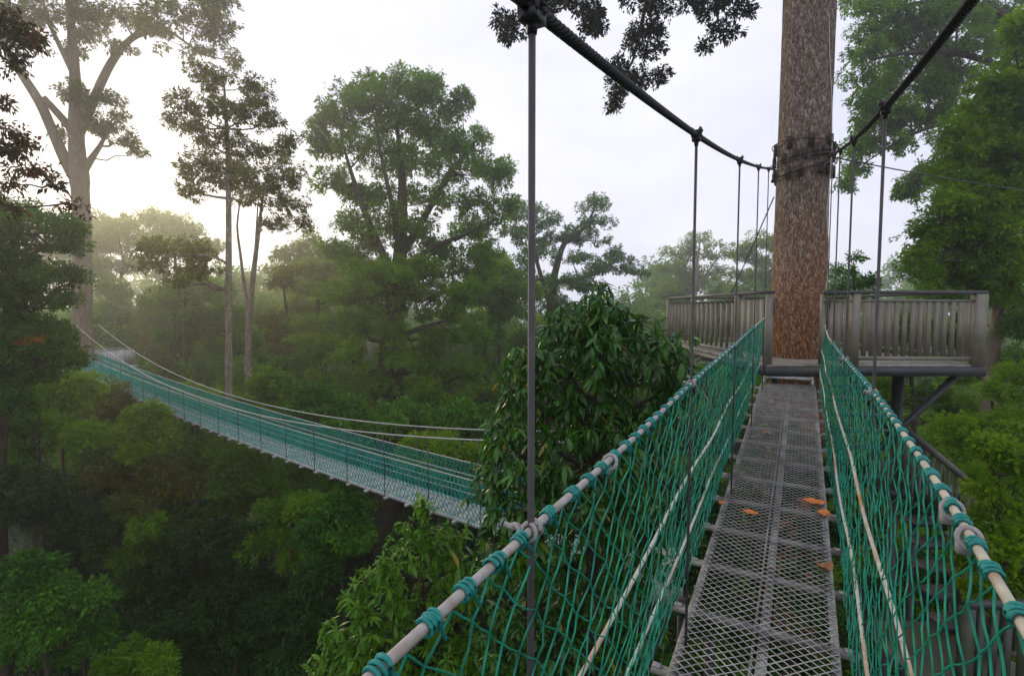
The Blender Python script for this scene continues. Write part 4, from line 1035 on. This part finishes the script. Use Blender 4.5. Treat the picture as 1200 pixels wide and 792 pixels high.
# ------- shrubs along and below the further bridge
mid = [
    ('lime young tree poking up behind the further bridge near the slender stem', 18.5, [(262, 470, 12, 8), (255, 478, 12, 7), (272, 478, 10, 7)], 'leaf_bright'),
    ('small lime bush behind the further bridge left of the slender stem', 20, [(222, 462, 12, 7), (214, 468, 10, 6), (232, 470, 12, 7)], 'leaf_bright'),
    ('rounded green bush behind the bridge, right of the slender stem', 20, [(312, 450, 22, 14), (298, 462, 18, 12), (330, 462, 26, 14), (310, 475, 30, 12)], 'leaf_mid'),
    ('dense green bush behind the bridge below the vine covered column', 17, [(380, 470, 26, 16), (408, 480, 26, 16), (360, 482, 24, 12), (395, 498, 34, 12), (440, 500, 30, 14)], 'leaf_deep'),
    ('yellow-green bush behind the bridge at its right end', 15, [(500, 522, 22, 10), (525, 528, 22, 10), (480, 532, 20, 9), (548, 535, 20, 10), (515, 545, 34, 12)], 'leaf_lime'),
    ('dim bush behind the bridge between trunk and bush', 19, [(555, 500, 26, 18), (530, 490, 20, 14), (585, 510, 26, 20), (470, 480, 22, 14)], 'leaf_deep'),
    ('leafy crown hiding the foot of the pale emergent trunk', 20, [(92, 478, 22, 16), (105, 500, 26, 18), (80, 505, 26, 18), (95, 530, 34, 20), (120, 540, 30, 18)], 'leaf_mid'),
    ('olive crown touching the underside of the further bridge at left', 19, [(118, 468, 24, 12), (140, 478, 26, 12), (160, 488, 22, 12), (125, 492, 28, 14)], 'leaf_olive'),
    ('bright yellow-green crown just below the left end of the further bridge', 15, [(60, 452, 34, 14), (95, 448, 22, 10), (88, 466, 30, 12), (40, 470, 30, 14)], 'leaf_lime'),
    ('lime crown overlapping the lower edge of the further bridge', 15.5, [(172, 484, 12, 9), (158, 500, 26, 14), (180, 506, 18, 14), (140, 512, 24, 12), (165, 525, 30, 12)], 'leaf_lime'),
    ('green crown at the left edge below the yellow-green one', 13, [(15, 470, 20, 18), (25, 500, 30, 20), (60, 505, 32, 18), (95, 510, 28, 16), (40, 530, 36, 18)], 'leaf_mid'),
    ('wide dark green crown under the middle of the further bridge', 16, [(245, 528, 30, 14), (275, 540, 26, 14), (225, 545, 30, 16), (300, 560, 26, 16), (260, 565, 36, 16), (285, 585, 34, 18), (318, 578, 18, 16)], 'leaf_mid'),
    ('brownish bush in the shade left of the wide dark crown', 15, [(180, 552, 30, 14), (150, 562, 28, 14), (205, 570, 26, 14), (170, 585, 36, 16), (115, 560, 26, 14)], 'leaf_olive'),
    ('small green crown with a pale spray at the far left middle', 12, [(25, 565, 26, 16), (55, 572, 26, 14), (20, 595, 26, 18), (60, 600, 28, 16)], 'leaf_dark'),
    ('dark bush with bare twigs in the left hollow', 14, [(95, 600, 30, 18), (75, 630, 34, 18), (120, 628, 30, 18), (95, 655, 36, 18)], 'leaf_dark'),
    ('mid green bush catching light right of the left hollow', 14, [(145, 595, 22, 14), (160, 615, 24, 14), (130, 640, 26, 14), (165, 640, 26, 16)], 'leaf_mid'),
    ('tall dark bush under the middle of the frame left half', 13.5, [(215, 615, 34, 18), (245, 635, 30, 20), (205, 650, 34, 20), (240, 670, 36, 20), (280, 640, 30, 20)], 'leaf_dark'),
    ('feathery green bush below the right half of the further bridge', 13, [(330, 600, 26, 18), (350, 620, 24, 18), (322, 635, 28, 18), (345, 655, 26, 20), (365, 595, 18, 14)], 'leaf_mid'),
    ('lighter bush close under the grey walkway edge of the further bridge', 11, [(395, 592, 22, 14), (415, 605, 20, 14), (385, 615, 24, 16), (405, 632, 26, 16), (380, 645, 22, 16), (425, 625, 16, 12)], 'leaf_deep'),
    ('leafy green bush filling the bottom left corner', 9.5, [(35, 668, 30, 16), (15, 690, 28, 20), (60, 695, 30, 18), (95, 700, 26, 14), (30, 725, 34, 20), (75, 730, 30, 20), (20, 765, 34, 22), (65, 770, 36, 20), (105, 745, 24, 18)], 'leaf_deep'),
    ('low bright bush on the bottom edge right of the corner bush', 10.5, [(160, 768, 26, 14), (185, 775, 22, 14), (140, 782, 26, 14), (170, 795, 36, 14)], 'leaf_mid'),
    ('shadowy bush on the bottom edge left of the big-leaved shrub', 12.5, [(255, 700, 34, 20), (295, 690, 30, 22), (230, 725, 36, 20), (280, 735, 36, 22), (320, 720, 26, 22), (250, 765, 40, 22), (310, 770, 36, 22)], 'leaf_dark'),
    ('shadowy bush in the centre of the lower left thicket', 13.5, [(180, 680, 32, 18), (150, 700, 30, 18), (195, 712, 32, 18), (165, 735, 36, 18), (210, 750, 30, 18)], 'leaf_dark'),
    ('narrow green bush hugging the left side of the big-leaved shrub', 10, [(355, 690, 22, 20), (372, 668, 18, 16), (345, 720, 26, 20), (365, 745, 26, 22), (340, 770, 28, 20)], 'leaf_dark'),
]
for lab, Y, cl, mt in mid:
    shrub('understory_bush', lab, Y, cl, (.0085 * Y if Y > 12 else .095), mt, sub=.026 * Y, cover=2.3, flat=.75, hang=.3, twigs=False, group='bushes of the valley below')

# ------- near left trees
tree('overhanging_tree', 'near tree with dark and reddish leaves overhanging the upper left corner', 5.5,
     [(6, 22, 24, 16), (22, 40, 24, 12), (40, 46, 16, 8), (4, 58, 22, 14), (14, 72, 18, 8), (-20, 40, 30, 30), (4, 150, 16, 6), (22, 158, 16, 6), (34, 172, 14, 8), (12, 178, 16, 9), (50, 200, 14, 6), (28, 200, 18, 10), (10, 215, 20, 10), (62, 212, 8, 4), (88, 242, 9, 5), (4, 120, 6, 4), (-25, 180, 30, 30), (2, 240, 14, 8)],
     .062, 'leaf_red', 'bark_dark', [(-190, 500), (-185, 300), (-170, 120), (-160, -50)], [22, 18, 14, 8],
     [([(-178, 180, 0), (-90, 130, 0), (-30, 150, 0), (20, 175, 0), (50, 205, 0), (80, 238, 0)], [6, 4, 2, 1.2, .7, .4]), ([(-172, 100, 0), (-90, 50, 0), (-20, 40, 0), (25, 45, 0)], [6, 4, 2, 1])], sub=.075, cover=.85, aspect=.42, hang=.5)
shady = tree('shady_tree', 'dark leafy tree at the left edge in front of the pale trunk', 12,
     [(20, 246, 28, 14), (52, 258, 24, 12), (75, 270, 18, 10), (22, 278, 28, 16), (60, 288, 28, 14), (85, 285, 10, 8), (20, 312, 28, 18), (55, 318, 26, 14), (78, 325, 16, 10), (24, 345, 28, 18), (60, 352, 26, 14), (84, 352, 12, 9), (20, 378, 28, 18), (55, 388, 26, 16), (80, 396, 16, 12), (22, 415, 28, 16), (62, 420, 28, 14), (88, 420, 12, 10), (-20, 330, 30, 70), (45, 440, 40, 14), (10, 262, 24, 20, -.6), (12, 300, 26, 22, -.6), (40, 330, 30, 22, -.5), (8, 350, 26, 22, -.6), (12, 395, 28, 22, -.6), (40, 410, 30, 20, -.5), (8, 440, 26, 22, -.6), (10, 480, 24, 20, -.6)],
     .085, 'leaf_shade', 'bark_dark', [(-5, 560), (0, 480), (8, 400), (14, 330), (20, 270), (25, 245)], [9, 8, 7, 5, 3, 1.5], sub=.24, cover=1.5, flat=.95, hang=.1)
b = MB()
Co = P(36, 398, 11.3)
for k in range(9):
    c = Co + np.array([rng.uniform(-.32, .32), rng.uniform(-.05, .05), 0]); c[2] += (c[0] - Co[0]) * .18 + rng.uniform(-.05, .05)
    m = 14
    add_leaves(b, c + rng.normal(size=(m, 3)) * .035, rng.normal(size=(m, 3)) + np.array([.3, 0, -.2]), rng.normal(size=(m, 3)), rng.uniform(.05, .09, m), rng.uniform(.02, .035, m), rng.uniform(0, 1, m))
b.tube([P(-6, 404, 11.6), P(20, 402, 11.4), P(52, 394, 11.3)], [.012, .008, .003], 5)
b.tint.append(np.zeros(sum(len(x) for x in b.f4) + (sum(len(x) for x in b.f3) - 2 * 126)))
tag(b.build('leaf_spray', M['orange'], shady), 'spray of orange leaves')

# ------- the big-leaved bush in the middle: whorls of drooping leaves modelled one by one
def big_leaves(b, pos, axis, length, width, tint, bend):
    """curved pointed leaves, 2 x 5 faces each"""
    n = len(pos); axis = unit(axis)
    upv = np.tile(np.array([0, 0, 1.0]), (n, 1)) + rng.normal(size=(n, 3)) * .25
    side = unit(np.cross(axis, upv)); nr = np.cross(side, axis)
    prof = [0.06, .62, 1.0, .9, .5, .02]
    ts = [0, .18, .42, .65, .86, 1.0]
    rows = []
    for t, w in zip(ts, prof):
        c = pos + axis * (length * t)[:, None] - nr * (bend * length * t * t)[:, None]
        ww = (width * .5 * w)[:, None]
        rows.append(np.stack([c + side * ww + nr * ww * .28, c, c - side * ww + nr * ww * .28], 1))
    v = np.stack(rows, 1).reshape(-1, 3)
    i = (np.arange(n) * 18)[:, None]
    f = []
    for r in range(5):
        for s in range(2):
            k = r * 3 + s; f.append([k, k + 1, k + 4, k + 3])
    q = (np.array(f)[None] + i[:, :, None]).reshape(-1, 4)
    b.add(v, q); b.tint.append(np.repeat(tint, 10))

def big_bush(name, label, Y, ell, nwh, leaf, mat, trunk, cat, droop=.85, wide=.31):
    k = Y / F
    pts = [P(p[0], p[1], Y + p[2]) for p in trunk]
    gz = float(ground(pts[0][0], pts[0][1]))
    foot = pts[0].copy(); foot[2] = gz - .2
    root = empty(name, foot, label, cat)
    tw = MB(); cr = MB()
    T = np.array([foot] + pts)
    tw.tube(T, np.linspace(.10, .02, len(T)), 8)
    ti = np.linspace(0, len(T) - 1, 40)
    TN = np.stack([np.interp(ti, np.arange(len(T)), T[:, c]) for c in range(3)], 1)
    wsum = sum(e[2] * e[3] for e in ell)
    for e in ell:
        C = P(e[0], e[1], Y + (e[4] if len(e) > 4 else rng.uniform(-.35, .25)))
        a, bb = e[2] * k, e[3] * k
        n = max(5, int(nwh * e[2] * e[3] / wsum))
        ni = int(np.argmin(np.linalg.norm(TN - C - np.array([0, 0, -.3]), axis=1)))
        tw.tube(limb_curve(TN[ni], C, 6, sag=-.05, wob=.05), np.linspace(.028, .010, 6), 5, cap=False)
        d = rand_dirs(n); d[:, 1] = -np.abs(d[:, 1]) * np.where(rng.random(n) < .75, 1, -1)
        r = rng.random(n) ** .28 * np.where(rng.random(n) < .12, 1.35, 1.0)
        for q in range(n):
            w = C + d[q] * r[q] * np.array([a, min(a, .75), bb])
            tw.tube([C, (C + w) / 2 + np.array([0, 0, .03]), w], [.007, .005, .003], 3, cap=False)
            out = unit(d[q] * np.array([1, 1, .5]) + rng.normal(size=3) * .25 + np.array([0, 0, .25]))
            e1 = unit(np.cross(out, rng.normal(size=3))); e2 = np.cross(out, e1)
            m = int(rng.integers(6, 11))
            th = np.arange(m) * 2 * math.pi / m + rng.uniform(0, 6)
            spread = rng.uniform(.6, 1.3)
            ax = out[None] * rng.uniform(.2, .6, (m, 1)) + (e1[None] * np.cos(th)[:, None] + e2[None] * np.sin(th)[:, None]) * spread
            ax = unit(ax) + np.array([0, 0, -droop]) * rng.uniform(.5, 1.5, (m, 1))
            lw = leaf * rng.uniform(.5, 1.25, m) * rng.uniform(.65, 1.25)
            tint = np.clip(rng.uniform(.0, .55) + rng.uniform(0, .42, m), 0, .96)
            yl = rng.random(m) < .022; tint[yl] = rng.uniform(.94, 1.0, yl.sum())
            big_leaves(cr, w + out[None] * rng.uniform(-.04, .02, (m, 1)), ax, lw, lw * wide * rng.uniform(.85, 1.15, m), tint, rng.uniform(.15, .5, m))
    tw.build('stem', M['bark_dark'], root, smooth=True)
    cr.build('crown', M[mat], root)
big_bush('big_leaved_shrub', 'big glossy-leaved dark bush right beside the nearer bridge', 5.0,
     [(703, 340, 14, 8, .1), (698, 362, 34, 20), (668, 378, 34, 20), (735, 378, 34, 22), (660, 402, 44, 24), (715, 405, 56, 26), (768, 402, 34, 18), (795, 425, 22, 18), (622, 428, 34, 24), (670, 440, 54, 30), (740, 440, 54, 30), (785, 455, 26, 26), (605, 462, 26, 24), (640, 485, 48, 34), (705, 490, 60, 36), (765, 490, 34, 30), (592, 505, 28, 28), (620, 540, 46, 36), (690, 545, 60, 40), (750, 545, 34, 34), (575, 552, 24, 24), (590, 590, 34, 30), (650, 600, 58, 40), (715, 605, 44, 40), (600, 645, 46, 34), (670, 660, 56, 40), (730, 660, 40, 40), (620, 705, 52, 36), (690, 720, 56, 40), (600, 755, 50, 36), (670, 775, 60, 36), (740, 740, 40, 40), (760, 620, 24, 40)],
     1800, .125, 'leaf_bush', [(690, 760, 0), (695, 600, 0), (700, 450, 0), (703, 345, .1)], 'shrub')
big_bush('big_leaved_shrub', 'lighter yellow-green big-leaved shrub left of the handrail at bottom centre', 5.6,
     [(495, 592, 12, 10), (485, 612, 16, 14), (505, 625, 26, 14), (470, 632, 20, 14), (530, 630, 22, 14), (490, 650, 30, 16), (455, 660, 22, 16), (525, 660, 26, 18), (430, 680, 20, 14), (470, 690, 30, 18), (510, 695, 30, 20), (550, 690, 24, 20), (420, 705, 20, 16), (395, 738, 18, 12), (445, 728, 30, 20), (490, 735, 34, 22), (535, 735, 30, 22), (400, 765, 26, 18), (450, 770, 34, 22), (505, 775, 36, 24), (550, 775, 30, 24), (380, 785, 20, 14)],
     560, .115, 'leaf_bush_light', [(490, 790, 0), (492, 700, 0), (495, 600, 0)], 'shrub', droop=.35)

# ------- far wood and ground cover: nobody could count these
def scatter(name, n, fx, leaf, sub, mat, cover=1.0):
    b = MB()
    for _ in range(n):
        x, y, r, lift = fx()
        g = float(ground(x, y))
        C = np.array([x, y, g + lift])
        d = math.hypot(x, y)
        lf = leaf * max(1, d / 22)
        fill_clump(b, None, C, r, r * .8, sub * max(1, r / 1.6), lf, cover, .6, hang=.3, maxleaf=2600)
    tag(b.build(name, M[mat]), kind='stuff')
def fx1():
    a = rng.uniform(-.98, .45); y = rng.uniform(9, 24) if rng.random() < .5 else rng.uniform(9, 34); return a * y, y, rng.uniform(.9, 1.8), rng.uniform(.2, 3.0)
def fx3():
    a = rng.uniform(-.98, .30); y = rng.uniform(24, 54); return a * y, y, rng.uniform(1.2, 2.4), rng.uniform(.2, 1.0) ** 1.2 * 7.0
def fx4():
    a = rng.uniform(.35, 1.0); y = rng.uniform(8, 40); return a * y, y, rng.uniform(.9, 1.7), rng.uniform(.2, 3.0)
def fx2():
    a = rng.uniform(-.98, .98); y = rng.uniform(56, 105); return a * y, y, rng.uniform(1.8, 3.6), rng.uniform(1.5, 4.0) + 9 * rng.random() ** 4
scatter('undergrowth', 260, fx1, .15, .6, 'leaf_dark', 1.3)
scatter('thicket_foliage', 300, fx3, .14, .6, 'leaf_mid', 1.0)
scatter('slope_foliage', 150, fx4, .15, .7, 'leaf_mid', 1.3)
scatter('distant_wood', 260, fx2, .15, 1.0, 'leaf_mid', .9)

# ------------------------------------------------------------------ haze, sky, light, camera
def make_haze():
    m, nt, N, L = new_mat('haze_air')
    out = N.new('ShaderNodeOutputMaterial'); v = N.new('ShaderNodeVolumePrincipled')
    v.inputs['Color'].default_value = (.97, .975, 1.0, 1); v.inputs['Density'].default_value = HAZE
    v.inputs['Anisotropy'].default_value = .72
    L.new(v.outputs[0], out.inputs['Volume'])
    b = MB(); b.box((-120, -22, EYE - 24), (120, 116, EYE + 21))
    o = b.build('haze', m); tag(o, kind='stuff')
HAZE = .0029
make_haze()

SUN_AZ, SUN_EL = math.radians(-38), math.radians(14)
w = bpy.data.worlds.new('World'); SC.world = w; w.use_nodes = True
nt = w.node_tree; N = nt.nodes; L = nt.links; N.clear()
out = N.new('ShaderNodeOutputWorld'); bg = N.new('ShaderNodeBackground')
sky = N.new('ShaderNodeTexSky'); sky.sky_type = 'NISHITA'; sky.sun_disc = False
sky.sun_elevation = SUN_EL; sky.sun_rotation = SUN_AZ; sky.air_density = 1.0; sky.dust_density = 3.0
tc = N.new('ShaderNodeTexCoord')
mp = N.new('ShaderNodeMapping'); mp.inputs['Scale'].default_value = (1, 1, 2.2); L.new(tc.outputs['Generated'], mp.inputs[0])
ns = N.new('ShaderNodeTexNoise'); ns.inputs['Scale'].default_value = 2.2; ns.inputs['Detail'].default_value = 7; ns.inputs['Roughness'].default_value = .55
L.new(mp.outputs[0], ns.inputs['Vector'])
cr = N.new('ShaderNodeValToRGB'); e = cr.color_ramp.elements
e[0].position = .35; e[0].color = (.77, .79, .98, 1); e[1].position = .68; e[1].color = (.98, .97, 1.03, 1)
L.new(ns.outputs[0], cr.inputs[0])
sc_ = N.new('ShaderNodeVectorMath'); sc_.operation = 'SCALE'; sc_.inputs['Scale'].default_value = 8.6; L.new(cr.outputs[0], sc_.inputs[0])
mx = N.new('ShaderNodeMix'); mx.data_type = 'RGBA'; mx.inputs[0].default_value = .95
L.new(sky.outputs[0], mx.inputs[6]); L.new(sc_.outputs[0], mx.inputs[7]); L.new(mx.outputs[2], bg.inputs[0])
bg.inputs[1].default_value = .1
L.new(bg.outputs[0], out.inputs[0])

sl = bpy.data.lights.new('sun', 'SUN'); sl.energy = 1.5; sl.angle = math.radians(10); sl.color = (1, .81, .47)
so = bpy.data.objects.new('sun', sl); COL.objects.link(so)
sd = Vector((math.sin(SUN_AZ) * math.cos(SUN_EL), math.cos(SUN_AZ) * math.cos(SUN_EL), math.sin(SUN_EL)))
so.rotation_euler = sd.to_track_quat('Z', 'Y').to_euler(); so.location = (0, 0, EYE + 30)

cam = bpy.data.cameras.new('camera'); co = bpy.data.objects.new('camera', cam); COL.objects.link(co)
co.location = (0, 0, EYE); co.rotation_euler = (math.pi / 2 - PITCH, 0, 0)
cam.sensor_width = 36; cam.lens = 18; cam.clip_start = .02; cam.clip_end = 1000
SC.camera = co
SC.view_settings.view_transform = 'Standard'; SC.view_settings.look = 'None'; SC.view_settings.exposure = .4; SC.view_settings.gamma = 1
c = SC.cycles
c.use_denoising = True
c.max_bounces = 6; c.diffuse_bounces = 2; c.glossy_bounces = 2; c.transmission_bounces = 4; c.transparent_max_bounces = 4; c.volume_bounces = 2
c.caustics_reflective = False; c.caustics_refractive = False
